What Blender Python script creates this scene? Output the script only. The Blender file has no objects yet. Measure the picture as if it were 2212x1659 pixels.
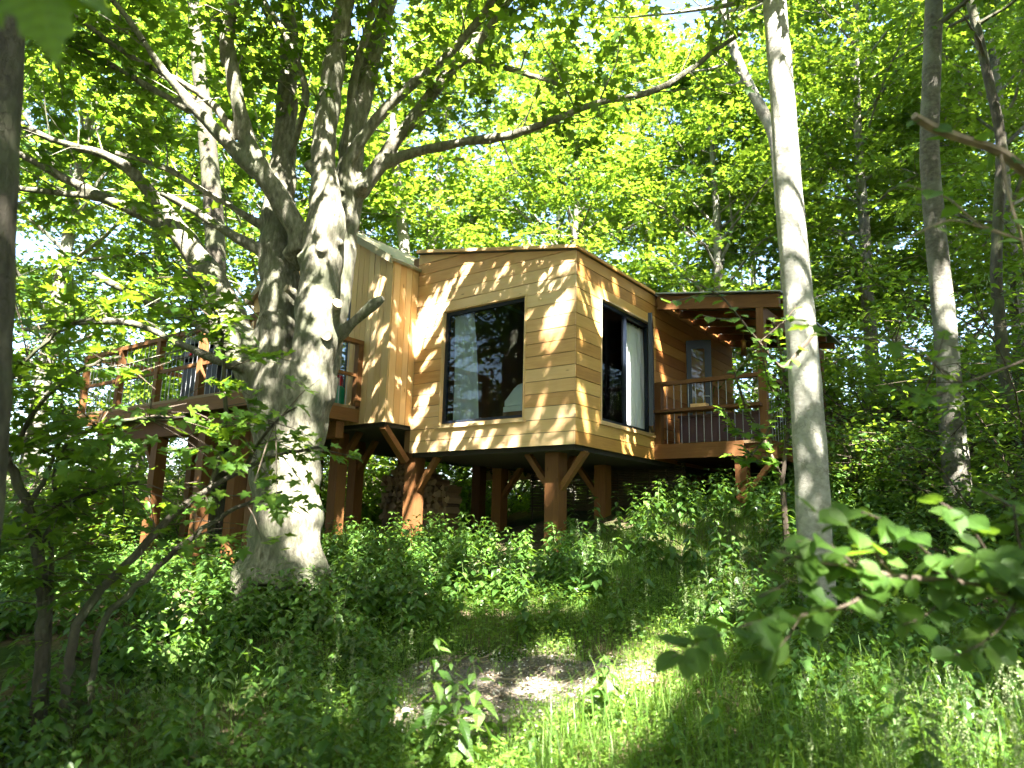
import bpy, bmesh, math, random
import numpy as np
from mathutils import Vector, Matrix, Quaternion

random.seed(7)
RNG = np.random.default_rng(11)
scene = bpy.context.scene
col = scene.collection

# ---------------------------------------------------------------- camera
EYE = np.array([0.0, 0.0, 1.6])
PITCH, ROLL = math.radians(11.15), math.radians(1.47)
FPX = 1840.0 / 1.1573          # focal length in pixels of the 2212 x 1659 measuring frame
MW, MH = 2212.0, 1659.0
_f = np.array([0, math.cos(PITCH), math.sin(PITCH)])
_u = np.array([0, -math.sin(PITCH), math.cos(PITCH)])
_r = np.array([1.0, 0, 0])
CR = math.cos(ROLL) * _r + math.sin(ROLL) * _u
CU = -math.sin(ROLL) * _r + math.cos(ROLL) * _u
cam_d = bpy.data.cameras.new('camera')
cam_d.sensor_width = 36.0
cam_d.lens = 36.0 * FPX / MW
cam_d.clip_start = 0.05
cam_d.clip_end = 2000.0
cam_d.dof.use_dof = True
cam_d.dof.focus_distance = 10.2
cam_d.dof.aperture_fstop = 1.6
cam = bpy.data.objects.new('camera', cam_d)
col.objects.link(cam)
cam.matrix_world = Matrix(((CR[0], CU[0], -_f[0], EYE[0]), (CR[1], CU[1], -_f[1], EYE[1]),
                           (CR[2], CU[2], -_f[2], EYE[2]), (0, 0, 0, 1)))
scene.camera = cam

# ---------------------------------------------------------------- sky, sun, exposure
SUN_TRAVEL = np.array([-0.184, 0.788, -1.0])
SUN_TRAVEL /= np.linalg.norm(SUN_TRAVEL)
SUN_EL = math.asin(-SUN_TRAVEL[2])
SUN_AZ = math.atan2(-SUN_TRAVEL[0], -SUN_TRAVEL[1])
world = bpy.data.worlds.new('World')
scene.world = world
world.use_nodes = True
wn = world.node_tree.nodes
sky = wn.new('ShaderNodeTexSky')
sky.sky_type = 'NISHITA'
sky.sun_disc = False
sky.sun_elevation = SUN_EL
sky.sun_rotation = SUN_AZ
sky.air_density = 1.0
sky.dust_density = 1.5
wn['Background'].inputs['Strength'].default_value = 0.055
world.node_tree.links.new(sky.outputs[0], wn['Background'].inputs['Color'])
sun_d = bpy.data.lights.new('sun', 'SUN')
sun_d.energy = 5.0
sun_d.angle = math.radians(0.53)
sun_d.color = (1.0, 0.95, 0.86)
sun = bpy.data.objects.new('sun', sun_d)
sun.rotation_euler = Vector(SUN_TRAVEL).to_track_quat('-Z', 'Y').to_euler()
sun.location = (6, -20, 30)
col.objects.link(sun)
scene.view_settings.view_transform = 'Standard'
scene.view_settings.look = 'None'
scene.view_settings.gamma = 1.0
scene.view_settings.exposure = 4.08
scene.render.engine = 'CYCLES'
cy = scene.cycles
cy.use_denoising = True
cy.max_bounces = 4
cy.diffuse_bounces = 2
cy.use_light_tree = False
world.cycles.sampling_method = 'MANUAL'
world.cycles.sample_map_resolution = 256
cy.glossy_bounces = 3
cy.transmission_bounces = 4
cy.transparent_max_bounces = 8
cy.caustics_reflective = False
cy.caustics_refractive = False
cy.sample_clamp_indirect = 6.0


# ---------------------------------------------------------------- helpers
def ray(x, y):
    return CR * ((x - MW / 2) / FPX) - CU * ((y - MH / 2) / FPX) + _f


def at(x, y, Y):
    """point on the sight line of a pixel (2212-wide frame) whose distance ahead is Y metres"""
    d = ray(x, y)
    return EYE + d * (Y / d[1])


def project(P):
    q = np.asarray(P, float) - EYE
    X, Yv, Z = q @ CR, q @ CU, q @ _f
    Zs = np.where(Z > 0.05, Z, 0.05)
    return np.stack([MW / 2 + FPX * X / Zs, MH / 2 - FPX * Yv / Zs], -1), Z


def tag(o, label=None, cat=None, group=None, kind=None):
    if label: o['label'] = label
    if cat: o['category'] = cat
    if group: o['group'] = group
    if kind: o['kind'] = kind
    return o


def empty(name, loc=(0, 0, 0), rz=0.0, parent=None):
    o = bpy.data.objects.new(name, None)
    o.empty_display_size = 0.2
    col.objects.link(o)
    o.location = loc
    o.rotation_euler = (0, 0, rz)
    if parent: o.parent = parent
    return o


def link(name, mesh, parent=None):
    o = bpy.data.objects.new(name, mesh)
    col.objects.link(o)
    if parent: o.parent = parent
    return o


class MB:
    def __init__(self):
        self.v, self.f, self.sm = [], [], []

    def add(self, verts, faces, smooth=False):
        n = len(self.v)
        self.v += [tuple(p) for p in verts]
        self.f += [tuple(i + n for i in q) for q in faces]
        self.sm += [smooth] * len(faces)
        return self

    def box(self, x0, x1, y0, y1, z0, z1):
        v = [(x, y, z) for z in (z0, z1) for y in (y0, y1) for x in (x0, x1)]
        return self.add(v, [(0, 2, 3, 1), (4, 5, 7, 6), (0, 1, 5, 4), (2, 6, 7, 3), (0, 4, 6, 2), (1, 3, 7, 5)])

    def bar(self, a, b, w, h, up=(0, 0, 1)):
        """square timber from a to b, w wide, h deep"""
        a, b = Vector(a), Vector(b)
        d = (b - a).normalized()
        s = d.cross(Vector(up))
        if s.length < 1e-4: s = d.cross(Vector((0, 1, 0)))
        s.normalize()
        t = s.cross(d).normalized()
        v = []
        for p in (a, b):
            for i, j in ((-1, -1), (1, -1), (1, 1), (-1, 1)):
                v.append(p + s * (i * w / 2) + t * (j * h / 2))
        return self.add(v, [(3, 2, 1, 0), (4, 5, 6, 7), (0, 1, 5, 4), (1, 2, 6, 5), (2, 3, 7, 6), (3, 0, 4, 7)])

    def prism(self, poly, f3, d0, d1):
        """polygon (a,b) pairs mapped by f3(a,b,depth) and extruded from d0 to d1"""
        n = len(poly)
        v = [f3(a, b, d0) for a, b in poly] + [f3(a, b, d1) for a, b in poly]
        fc = [tuple(range(n - 1, -1, -1)), tuple(range(n, 2 * n))]
        fc += [(i, (i + 1) % n, n + (i + 1) % n, n + i) for i in range(n)]
        return self.add(v, fc)

    def tube(self, pts, radii, sides=8, cap=True, wob=0.0):
        pts = [Vector(p) for p in pts]
        if not hasattr(radii, '__len__'): radii = [radii] * len(pts)
        rings, ref = [], None
        for i, p in enumerate(pts):
            a = pts[max(0, i - 1)]; b = pts[min(len(pts) - 1, i + 1)]
            d = (b - a)
            if d.length < 1e-6: d = Vector((0, 0, 1))
            d.normalize()
            if ref is None:
                ref = Vector((1, 0, 0)) if abs(d.x) < 0.8 else Vector((0, 1, 0))
            s = d.cross(ref).normalized()
            t = s.cross(d).normalized()
            ref = t
            ring = []
            for k in range(sides):
                an = 2 * math.pi * k / sides
                rr = radii[i] * (1 + (random.uniform(-wob, wob) if wob else 0))
                ring.append(p + (s * math.cos(an) + t * math.sin(an)) * rr)
            rings.append(ring)
        v = [q for r in rings for q in r]
        fc = []
        for i in range(len(rings) - 1):
            for k in range(sides):
                k2 = (k + 1) % sides
                fc.append((i * sides + k, i * sides + k2, (i + 1) * sides + k2, (i + 1) * sides + k))
        if cap:
            fc.append(tuple(range(sides - 1, -1, -1)))
            fc.append(tuple(range((len(rings) - 1) * sides, len(rings) * sides)))
        return self.add(v, fc, True)

    def lathe(self, prof, sides=20, c=(0, 0, 0), axis='z'):
        rings = []
        v = []
        for r, h in prof:
            for k in range(sides):
                a = 2 * math.pi * k / sides
                q = (r * math.cos(a), r * math.sin(a), h)
                if axis == 'y': q = (q[0], q[2], q[1])
                if axis == 'x': q = (q[2], q[0], q[1])
                v.append((q[0] + c[0], q[1] + c[1], q[2] + c[2]))
        fc = []
        for i in range(len(prof) - 1):
            for k in range(sides):
                k2 = (k + 1) % sides
                fc.append((i * sides + k, i * sides + k2, (i + 1) * sides + k2, (i + 1) * sides + k))
        fc.append(tuple(range(sides - 1, -1, -1)))
        fc.append(tuple(range((len(prof) - 1) * sides, len(prof) * sides)))
        return self.add(v, fc, True)

    def mesh(self, name, mat=None):
        m = bpy.data.meshes.new(name)
        m.from_pydata(self.v, [], self.f)
        m.polygons.foreach_set('use_smooth', self.sm)
        if mat: m.materials.append(mat)
        bm = bmesh.new(); bm.from_mesh(m)
        bmesh.ops.recalc_face_normals(bm, faces=bm.faces)
        bm.to_mesh(m); bm.free()
        if any(self.sm) and not all(self.sm) or any(self.sm):
            try: m.set_sharp_from_angle(angle=math.radians(50))
            except Exception: pass
        return m

    def build(self, name, mat=None, parent=None):
        return link(name, self.mesh(name, mat), parent)


def np_mesh(name, V, F, mat, tint=None, smooth=False):
    """triangle mesh straight from arrays"""
    m = bpy.data.meshes.new(name)
    nv, nf = len(V), len(F)
    m.vertices.add(nv); m.loops.add(nf * 3); m.polygons.add(nf)
    m.vertices.foreach_set('co', np.ascontiguousarray(V, np.float32).ravel())
    m.polygons.foreach_set('loop_start', np.arange(0, nf * 3, 3, dtype=np.int32))
    m.loops.foreach_set('vertex_index', np.ascontiguousarray(F, np.int32).ravel())
    if smooth: m.polygons.foreach_set('use_smooth', np.ones(nf, bool))
    m.update(calc_edges=True)
    if tint is not None:
        a = m.attributes.new('tint', 'FLOAT', 'POINT')
        a.data.foreach_set('value', np.ascontiguousarray(tint, np.float32))
    m.materials.append(mat)
    return m


# ---------------------------------------------------------------- materials
def new_mat(name):
    m = bpy.data.materials.new(name)
    m.use_nodes = True
    nt = m.node_tree
    return m, nt, nt.nodes, nt.links, nt.nodes['Principled BSDF']


def ramp(ns, stops):
    r = ns.new('ShaderNodeValToRGB')
    e = r.color_ramp.elements
    while len(e) < len(stops): e.new(0.5)
    for i, (p, c) in enumerate(stops):
        e[i].position = p
        e[i].color = (*c, 1)
    return r


def wood(name, stops, grain=(1, 14, 14), rough=0.65, along='x', knots=True, spread=1.0, streak=0.5):
    """sawn timber: each piece takes its own tone from its object's random number"""
    m, nt, ns, lk, p = new_mat(name)
    tc = ns.new('ShaderNodeTexCoord'); oi = ns.new('ShaderNodeObjectInfo')
    add = ns.new('ShaderNodeVectorMath'); add.operation = 'MULTIPLY_ADD'
    cmb = ns.new('ShaderNodeCombineXYZ')
    for k in range(3): lk.new(oi.outputs['Random'], cmb.inputs[k])
    lk.new(cmb.outputs[0], add.inputs[0]); add.inputs[1].default_value = (37, 53, 71)
    lk.new(tc.outputs['Object'], add.inputs[2])
    mp = ns.new('ShaderNodeMapping')
    sc = {'x': grain, 'z': (grain[1], grain[2], grain[0]), 'y': (grain[1], grain[0], grain[2])}[along]
    mp.inputs['Scale'].default_value = sc
    lk.new(add.outputs[0], mp.inputs[0])
    n1 = ns.new('ShaderNodeTexNoise'); n1.inputs['Scale'].default_value = 3.0
    n1.inputs['Detail'].default_value = 6; n1.inputs['Roughness'].default_value = 0.65
    lk.new(mp.outputs[0], n1.inputs['Vector'])
    n2 = ns.new('ShaderNodeTexNoise'); n2.inputs['Scale'].default_value = 2.2
    lk.new(add.outputs[0], n2.inputs['Vector']); n2.inputs['Detail'].default_value = 3
    mx = ns.new('ShaderNodeMath'); mx.operation = 'MULTIPLY_ADD'
    mx.inputs[1].default_value = streak
    lk.new(n1.outputs[0], mx.inputs[0])
    m2 = ns.new('ShaderNodeMath'); m2.operation = 'MULTIPLY_ADD'; m2.inputs[1].default_value = 0.30 * spread
    lk.new(n2.outputs[0], m2.inputs[0])
    m3 = ns.new('ShaderNodeMath'); m3.operation = 'MULTIPLY_ADD'; m3.inputs[1].default_value = 0.55 * spread
    lk.new(oi.outputs['Random'], m3.inputs[0]); m3.inputs[2].default_value = 0.5 - 0.5 * (streak + 0.85 * spread)
    lk.new(m3.outputs[0], m2.inputs[2]); lk.new(m2.outputs[0], mx.inputs[2])
    r = ramp(ns, stops); lk.new(mx.outputs[0], r.inputs[0])
    last = r.outputs[0]
    if knots:
        vo = ns.new('ShaderNodeTexVoronoi'); vo.inputs['Scale'].default_value = 2.6
        mp2 = ns.new('ShaderNodeMapping')
        mp2.inputs['Scale'].default_value = {'x': (0.8, 2.2, 2.2), 'z': (2.2, 2.2, 0.8), 'y': (2.2, .8, 2.2)}[along]
        lk.new(add.outputs[0], mp2.inputs[0]); lk.new(mp2.outputs[0], vo.inputs['Vector'])
        kr = ramp(ns, [(0.0, (0.3, 0.3, 0.3)), (0.055, (0.55, 0.5, 0.45)), (0.09, (1, 1, 1))])
        lk.new(vo.outputs['Distance'], kr.inputs[0])
        mm = ns.new('ShaderNodeMix'); mm.data_type = 'RGBA'; mm.blend_type = 'MULTIPLY'
        mm.inputs['Factor'].default_value = 0.8
        lk.new(last, mm.inputs[6]); lk.new(kr.outputs[0], mm.inputs[7]); last = mm.outputs[2]
    lk.new(last, p.inputs['Base Color'])
    p.inputs['Roughness'].default_value = rough
    p.inputs['Specular IOR Level'].default_value = 0.3
    b = ns.new('ShaderNodeBump'); b.inputs['Strength'].default_value = 0.35; b.inputs['Distance'].default_value = 0.004
    lk.new(n1.outputs[0], b.inputs['Height']); lk.new(b.outputs[0], p.inputs['Normal'])
    return m


CEDAR = [(0.0, (0.43, 0.20, 0.075)), (0.3, (0.60, 0.345, 0.15)), (0.6, (0.70, 0.46, 0.235)), (1.0, (0.75, 0.57, 0.36))]
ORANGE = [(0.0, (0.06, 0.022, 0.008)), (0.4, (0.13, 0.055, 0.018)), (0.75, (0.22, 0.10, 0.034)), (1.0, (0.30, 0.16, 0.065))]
M = {}
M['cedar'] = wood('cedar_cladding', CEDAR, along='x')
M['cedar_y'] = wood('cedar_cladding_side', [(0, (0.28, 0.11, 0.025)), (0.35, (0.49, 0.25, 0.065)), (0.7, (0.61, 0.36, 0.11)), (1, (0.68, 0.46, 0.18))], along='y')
M['cedar_porch_shade'] = wood('cedar_cladding_porch_shade', [(0, (0.15, 0.045, 0.012)), (0.35, (0.27, 0.10, 0.025)), (0.7, (0.38, 0.17, 0.045)), (1, (0.46, 0.26, 0.09))], along='y')  # same cladding, with porch shade and warm bounce put into the colour
M['board'] = wood('upright_board', [(0, (0.48, 0.28, 0.12)), (0.4, (0.62, 0.40, 0.19)), (0.8, (0.67, 0.50, 0.29)), (1, (0.60, 0.53, 0.36))], along='z', spread=0.9)
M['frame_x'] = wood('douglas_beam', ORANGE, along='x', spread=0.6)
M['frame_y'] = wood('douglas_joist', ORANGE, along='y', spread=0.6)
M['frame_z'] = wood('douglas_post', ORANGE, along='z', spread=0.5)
M['weathered'] = wood('weathered_board', [(0, (0.12, 0.10, 0.06)), (0.5, (0.26, 0.22, 0.14)), (1, (0.38, 0.34, 0.22))], along='x', knots=False)
M['inner'] = wood('inner_panelling', [(0, (0.09, 0.045, 0.02)), (0.5, (0.17, 0.09, 0.04)), (1, (0.26, 0.15, 0.07))], along='z', spread=0.5)
M['decking'] = wood('decking', [(0, (0.12, 0.08, 0.05)), (0.5, (0.24, 0.16, 0.09)), (1, (0.33, 0.24, 0.15))], along='x', knots=False)
M['log'] = wood('split_log', [(0, (0.06, 0.04, 0.025)), (0.5, (0.19, 0.12, 0.07)), (1, (0.34, 0.24, 0.15))], along='y', knots=False, spread=1.2)


def plain(name, c, rough=0.5, metal=0.0, spec=0.5, noise=0.12, nscale=9.0, bump=0.0):
    m, nt, ns, lk, p = new_mat(name)
    n = ns.new('ShaderNodeTexNoise'); n.inputs['Scale'].default_value = nscale; n.inputs['Detail'].default_value = 5
    tc = ns.new('ShaderNodeTexCoord'); lk.new(tc.outputs['Object'], n.inputs['Vector'])
    r = ramp(ns, [(0.25, tuple(x * (1 - noise) for x in c)), (0.75, tuple(min(1, x * (1 + noise)) for x in c))])
    lk.new(n.outputs[0], r.inputs[0]); lk.new(r.outputs[0], p.inputs['Base Color'])
    p.inputs['Roughness'].default_value = rough
    p.inputs['Metallic'].default_value = metal
    p.inputs['Specular IOR Level'].default_value = spec
    if bump:
        b = ns.new('ShaderNodeBump'); b.inputs['Strength'].default_value = bump; b.inputs['Distance'].default_value = 0.02
        lk.new(n.outputs[0], b.inputs['Height']); lk.new(b.outputs[0], p.inputs['Normal'])
    return m


M['dark'] = plain('membrane_and_underfloor_shade', (0.03, 0.025, 0.02), 0.9)  # membrane behind the cladding; on the floor frames its dark stands for shade
M['anthracite'] = plain('anthracite_frame', (0.010, 0.015, 0.026), 0.4, spec=0.4)
M['black'] = plain('black_enamel', (0.012, 0.012, 0.014), 0.32)
M['steel'] = plain('galvanised_steel', (0.32, 0.33, 0.35), 0.42, metal=0.85)
M['roofmetal'] = plain('grey_roof_sheet', (0.32, 0.34, 0.36), 0.45, metal=0.5)
M['felt'] = plain('roof_felt', (0.13, 0.13, 0.12), 0.85, noise=0.3)
M['linen'] = plain('white_linen', (0.78, 0.80, 0.82), 0.85, noise=0.03, bump=0.25, nscale=14)
M['curtain'] = plain('white_cotton', (0.78, 0.81, 0.82), 0.9, noise=0.03)
M['plum'] = plain('plum_panel', (0.075, 0.035, 0.045), 0.55)
M['green'] = plain('green_enamel', (0.0, 0.14, 0.075), 0.35)
M['red'] = plain('red_enamel', (0.42, 0.012, 0.03), 0.4)
M['brass'] = plain('aged_brass', (0.35, 0.20, 0.07), 0.35, metal=0.9)
M['grey'] = plain('grey_cushion', (0.45, 0.47, 0.49), 0.85)
M['cut'] = plain('sawn_branch_end', (0.27, 0.22, 0.15), 0.8, noise=0.2, nscale=40)
M['chalk'] = plain('pale_stone', (0.42, 0.40, 0.36), 0.9, noise=0.35, nscale=6, bump=0.5)
M['stick'] = plain('dead_wood', (0.22, 0.17, 0.12), 0.9, noise=0.4, nscale=12)
M['pebble'] = plain('litter_chip', (0.26, 0.20, 0.14), 0.9, noise=0.5, nscale=3)


def glass_mat():
    m, nt, ns, lk, p = new_mat('window_glass')
    out = ns['Material Output']
    fr = ns.new('ShaderNodeFresnel'); fr.inputs['IOR'].default_value = 1.26
    gl = ns.new('ShaderNodeBsdfGlossy'); gl.inputs['Roughness'].default_value = 0.0
    gl.inputs['Color'].default_value = (1, 1, 1, 1)
    tr = ns.new('ShaderNodeBsdfTransparent'); tr.inputs['Color'].default_value = (0.86, 0.90, 0.90, 1)
    mx = ns.new('ShaderNodeMixShader')
    lk.new(fr.outputs[0], mx.inputs[0]); lk.new(tr.outputs[0], mx.inputs[1]); lk.new(gl.outputs[0], mx.inputs[2])
    lk.new(mx.outputs[0], out.inputs['Surface'])
    return m


M['glass'] = glass_mat()


def leaf_mat(name, dark, mid, light, trans, tfac=0.42, rough=0.45, spec=0.35, veins=0.0):
    m, nt, ns, lk, p = new_mat(name)
    at_ = ns.new('ShaderNodeAttribute'); at_.attribute_name = 'tint'
    oi = ns.new('ShaderNodeObjectInfo')
    ad = ns.new('ShaderNodeMath'); ad.operation = 'MULTIPLY_ADD'; ad.inputs[1].default_value = 0.22
    ad.inputs[2].default_value = -0.11
    lk.new(oi.outputs['Random'], ad.inputs[0])
    a2 = ns.new('ShaderNodeMath'); a2.operation = 'ADD'
    lk.new(ad.outputs[0], a2.inputs[0]); lk.new(at_.outputs['Fac'], a2.inputs[1])
    r = ramp(ns, [(0.0, dark), (0.5, mid), (1.0, light)])
    lk.new(a2.outputs[0], r.inputs[0])
    lk.new(r.outputs[0], p.inputs['Base Color'])
    if veins:
        tc = ns.new('ShaderNodeTexCoord'); sx = ns.new('ShaderNodeSeparateXYZ'); lk.new(tc.outputs['Object'], sx.inputs[0])
        ab = ns.new('ShaderNodeMath'); ab.operation = 'ABSOLUTE'; lk.new(sx.outputs[1], ab.inputs[0])
        ma = ns.new('ShaderNodeMath'); ma.operation = 'MULTIPLY_ADD'; ma.inputs[1].default_value = -0.75
        lk.new(ab.outputs[0], ma.inputs[0]); lk.new(sx.outputs[0], ma.inputs[2])
        mu = ns.new('ShaderNodeMath'); mu.operation = 'MULTIPLY'; mu.inputs[1].default_value = 52.0; lk.new(ma.outputs[0], mu.inputs[0])
        si = ns.new('ShaderNodeMath'); si.operation = 'SINE'; lk.new(mu.outputs[0], si.inputs[0])
        mid_ = ns.new('ShaderNodeMath'); mid_.operation = 'LESS_THAN'; mid_.inputs[1].default_value = 0.012; lk.new(ab.outputs[0], mid_.inputs[0])
        mxm = ns.new('ShaderNodeMath'); mxm.operation = 'MAXIMUM'; lk.new(si.outputs[0], mxm.inputs[0]); lk.new(mid_.outputs[0], mxm.inputs[1])
        no = ns.new('ShaderNodeTexNoise'); no.inputs['Scale'].default_value = 6; lk.new(tc.outputs['Object'], no.inputs['Vector'])
        vr = ramp(ns, [(0.35, (0.72, 0.72, 0.72)), (0.9, (1.25, 1.22, 1.1))]); lk.new(mxm.outputs[0], vr.inputs[0])
        nr_ = ramp(ns, [(0.3, (0.75, 0.78, 0.7)), (0.7, (1.15, 1.1, 1.0))]); lk.new(no.outputs[0], nr_.inputs[0])
        m1 = ns.new('ShaderNodeMix'); m1.data_type = 'RGBA'; m1.blend_type = 'MULTIPLY'; m1.inputs['Factor'].default_value = veins
        lk.new(r.outputs[0], m1.inputs[6]); lk.new(vr.outputs[0], m1.inputs[7])
        m2_ = ns.new('ShaderNodeMix'); m2_.data_type = 'RGBA'; m2_.blend_type = 'MULTIPLY'; m2_.inputs['Factor'].default_value = 1.0
        lk.new(m1.outputs[2], m2_.inputs[6]); lk.new(nr_.outputs[0], m2_.inputs[7])
        lk.new(m2_.outputs[2], p.inputs['Base Color'])
        bp = ns.new('ShaderNodeBump'); bp.inputs['Strength'].default_value = 0.6; bp.inputs['Distance'].default_value = 0.004
        lk.new(mxm.outputs[0], bp.inputs['Height']); bp.invert = True; lk.new(bp.outputs[0], p.inputs['Normal'])
    p.inputs['Roughness'].default_value = rough
    p.inputs['Specular IOR Level'].default_value = spec
    r2 = ramp(ns, [(0.0, tuple(x * 0.7 for x in trans)), (1.0, trans)])
    lk.new(a2.outputs[0], r2.inputs[0])
    tl = ns.new('ShaderNodeBsdfTranslucent'); lk.new(r2.outputs[0], tl.inputs['Color'])
    mx = ns.new('ShaderNodeMixShader'); mx.inputs[0].default_value = tfac
    lk.new(p.outputs[0], mx.inputs[1]); lk.new(tl.outputs[0], mx.inputs[2])
    lk.new(mx.outputs[0], ns['Material Output'].inputs['Surface'])
    return m


M['leaf'] = leaf_mat('sycamore_leaf', (0.020, 0.062, 0.009), (0.053, 0.120, 0.012), (0.120, 0.195, 0.020), (0.28, 0.44, 0.025), tfac=0.43)
M['leaf_far'] = leaf_mat('woodland_leaf', (0.020, 0.062, 0.010), (0.058, 0.128, 0.015), (0.130, 0.205, 0.022), (0.30, 0.46, 0.03), tfac=0.43)
M['leaf_hazel'] = leaf_mat('hazel_leaf', (0.035, 0.085, 0.014), (0.065, 0.14, 0.022), (0.11, 0.19, 0.03), (0.26, 0.40, 0.03))
M['leaf_nettle'] = leaf_mat('nettle_leaf', (0.026, 0.075, 0.012), (0.055, 0.125, 0.022), (0.105, 0.185, 0.038), (0.20, 0.36, 0.03), tfac=0.36, rough=0.38, spec=0.5)
M['leaf_vein'] = leaf_mat('sycamore_leaf_veined', (0.026, 0.080, 0.010), (0.060, 0.145, 0.014), (0.125, 0.22, 0.022), (0.31, 0.50, 0.025), tfac=0.46, veins=1.0)
M['hazel_vein'] = leaf_mat('hazel_leaf_veined', (0.030, 0.080, 0.012), (0.055, 0.13, 0.020), (0.10, 0.18, 0.03), (0.22, 0.38, 0.03), tfac=0.4, veins=1.0, rough=0.5)
M['nettle_vein'] = leaf_mat('nettle_leaf_veined', (0.026, 0.075, 0.012), (0.055, 0.125, 0.022), (0.105, 0.185, 0.038), (0.20, 0.36, 0.03), tfac=0.36, rough=0.4, spec=0.5, veins=1.0)
M['grass'] = leaf_mat('grass_blade', (0.032, 0.090, 0.012), (0.080, 0.165, 0.022), (0.16, 0.24, 0.045), (0.30, 0.46, 0.04), tfac=0.4)
M['seed'] = leaf_mat('grass_seed_head', (0.11, 0.14, 0.06), (0.16, 0.20, 0.09), (0.22, 0.25, 0.13), (0.2, 0.26, 0.1), tfac=0.3)


def bark(name, c0, c1, c2, lichen, scale=5.0, vert=0.35, bump=0.6, ridge=1.0):
    m, nt, ns, lk, p = new_mat(name)
    tc = ns.new('ShaderNodeTexCoord')
    mp = ns.new('ShaderNodeMapping'); mp.inputs['Scale'].default_value = (1, 1, vert)
    lk.new(tc.outputs['Object'], mp.inputs[0])
    n1 = ns.new('ShaderNodeTexNoise'); n1.inputs['Scale'].default_value = scale * 3; n1.inputs['Detail'].default_value = 8
    n1.inputs['Roughness'].default_value = 0.65
    lk.new(mp.outputs[0], n1.inputs['Vector'])
    n2 = ns.new('ShaderNodeTexNoise'); n2.inputs['Scale'].default_value = scale * 0.5; n2.inputs['Detail'].default_value = 5
    lk.new(tc.outputs['Object'], n2.inputs['Vector'])
    vo = ns.new('ShaderNodeTexVoronoi'); vo.inputs['Scale'].default_value = scale * 4.5; vo.feature = 'DISTANCE_TO_EDGE'
    mv = ns.new('ShaderNodeMapping'); mv.inputs['Scale'].default_value = (1, 1, 0.55)
    nd = ns.new('ShaderNodeMix'); nd.data_type = 'RGBA'; nd.inputs['Factor'].default_value = 0.12
    lk.new(tc.outputs['Object'], nd.inputs[6]); lk.new(n1.outputs['Color'], nd.inputs[7])
    lk.new(nd.outputs[2], mv.inputs[0]); lk.new(mv.outputs[0], vo.inputs['Vector'])
    r = ramp(ns, [(0.25, c0), (0.5, c1), (0.75, c2)]); lk.new(n1.outputs[0], r.inputs[0])
    rl = ramp(ns, [(0.46, (0, 0, 0)), (0.62, (1, 1, 1))]); lk.new(n2.outputs[0], rl.inputs[0])
    mx = ns.new('ShaderNodeMix'); mx.data_type = 'RGBA'
    ml = ns.new('ShaderNodeMath'); ml.operation = 'MULTIPLY'; ml.inputs[1].default_value = 0.6
    lk.new(rl.outputs[0], ml.inputs[0]); lk.new(ml.outputs[0], mx.inputs['Factor'])
    lk.new(r.outputs[0], mx.inputs[6]); mx.inputs[7].default_value = (*lichen, 1)
    rc = ramp(ns, [(0.0, (0.45, 0.42, 0.38)), (0.05, (1, 1, 1))]); lk.new(vo.outputs[0], rc.inputs[0])
    n3 = ns.new('ShaderNodeTexNoise'); n3.inputs['Scale'].default_value = scale * 0.9
    lk.new(tc.outputs['Object'], n3.inputs['Vector'])
    rk = ramp(ns, [(0.5, (0, 0, 0)), (0.66, (1, 1, 1))]); lk.new(n3.outputs[0], rk.inputs[0])
    mc = ns.new('ShaderNodeMix'); mc.data_type = 'RGBA'; mc.blend_type = 'MULTIPLY'
    mk = ns.new('ShaderNodeMath'); mk.operation = 'MULTIPLY'; mk.inputs[1].default_value = 0.7 * ridge
    lk.new(rk.outputs[0], mk.inputs[0]); lk.new(mk.outputs[0], mc.inputs['Factor'])
    lk.new(mx.outputs[2], mc.inputs[6]); lk.new(rc.outputs[0], mc.inputs[7])
    lk.new(mc.outputs[2], p.inputs['Base Color'])
    p.inputs['Roughness'].default_value = 0.85
    p.inputs['Specular IOR Level'].default_value = 0.2
    b = ns.new('ShaderNodeBump'); b.inputs['Strength'].default_value = bump; b.inputs['Distance'].default_value = 0.02
    ba = ns.new('ShaderNodeMath'); ba.operation = 'ADD'
    lk.new(n1.outputs[0], ba.inputs[0])
    bs = ns.new('ShaderNodeMath'); bs.operation = 'MINIMUM'; bs.inputs[1].default_value = 0.08
    lk.new(vo.outputs[0], bs.inputs[0])
    bm2 = ns.new('ShaderNodeMath'); bm2.operation = 'MULTIPLY'; bm2.inputs[1].default_value = 5 * ridge
    lk.new(bs.outputs[0], bm2.inputs[0]); lk.new(bm2.outputs[0], ba.inputs[1])
    lk.new(ba.outputs[0], b.inputs['Height']); lk.new(b.outputs[0], p.inputs['Normal'])
    return m


M['bark'] = bark('sycamore_bark', (0.040, 0.037, 0.027), (0.165, 0.155, 0.115), (0.36, 0.335, 0.27), (0.135, 0.15, 0.09), bump=0.9, scale=6.5, ridge=0.45)
M['bark_pale'] = bark('ash_bark', (0.17, 0.16, 0.13), (0.30, 0.29, 0.25), (0.42, 0.41, 0.36), (0.40, 0.40, 0.33), scale=4, vert=1.6)
M['bark_dark'] = bark('dark_bark', (0.035, 0.03, 0.022), (0.075, 0.065, 0.05), (0.13, 0.115, 0.09), (0.10, 0.115, 0.06))
M['bark_mid'] = bark('grey_bark', (0.07, 0.062, 0.05), (0.13, 0.12, 0.10), (0.21, 0.20, 0.17), (0.24, 0.25, 0.20), scale=5, vert=1.5)
M['twig'] = plain('brown_twig', (0.075, 0.055, 0.038), 0.85, noise=0.3)
M['twig_green'] = plain('green_stem', (0.10, 0.14, 0.045), 0.7, noise=0.2)


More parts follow.
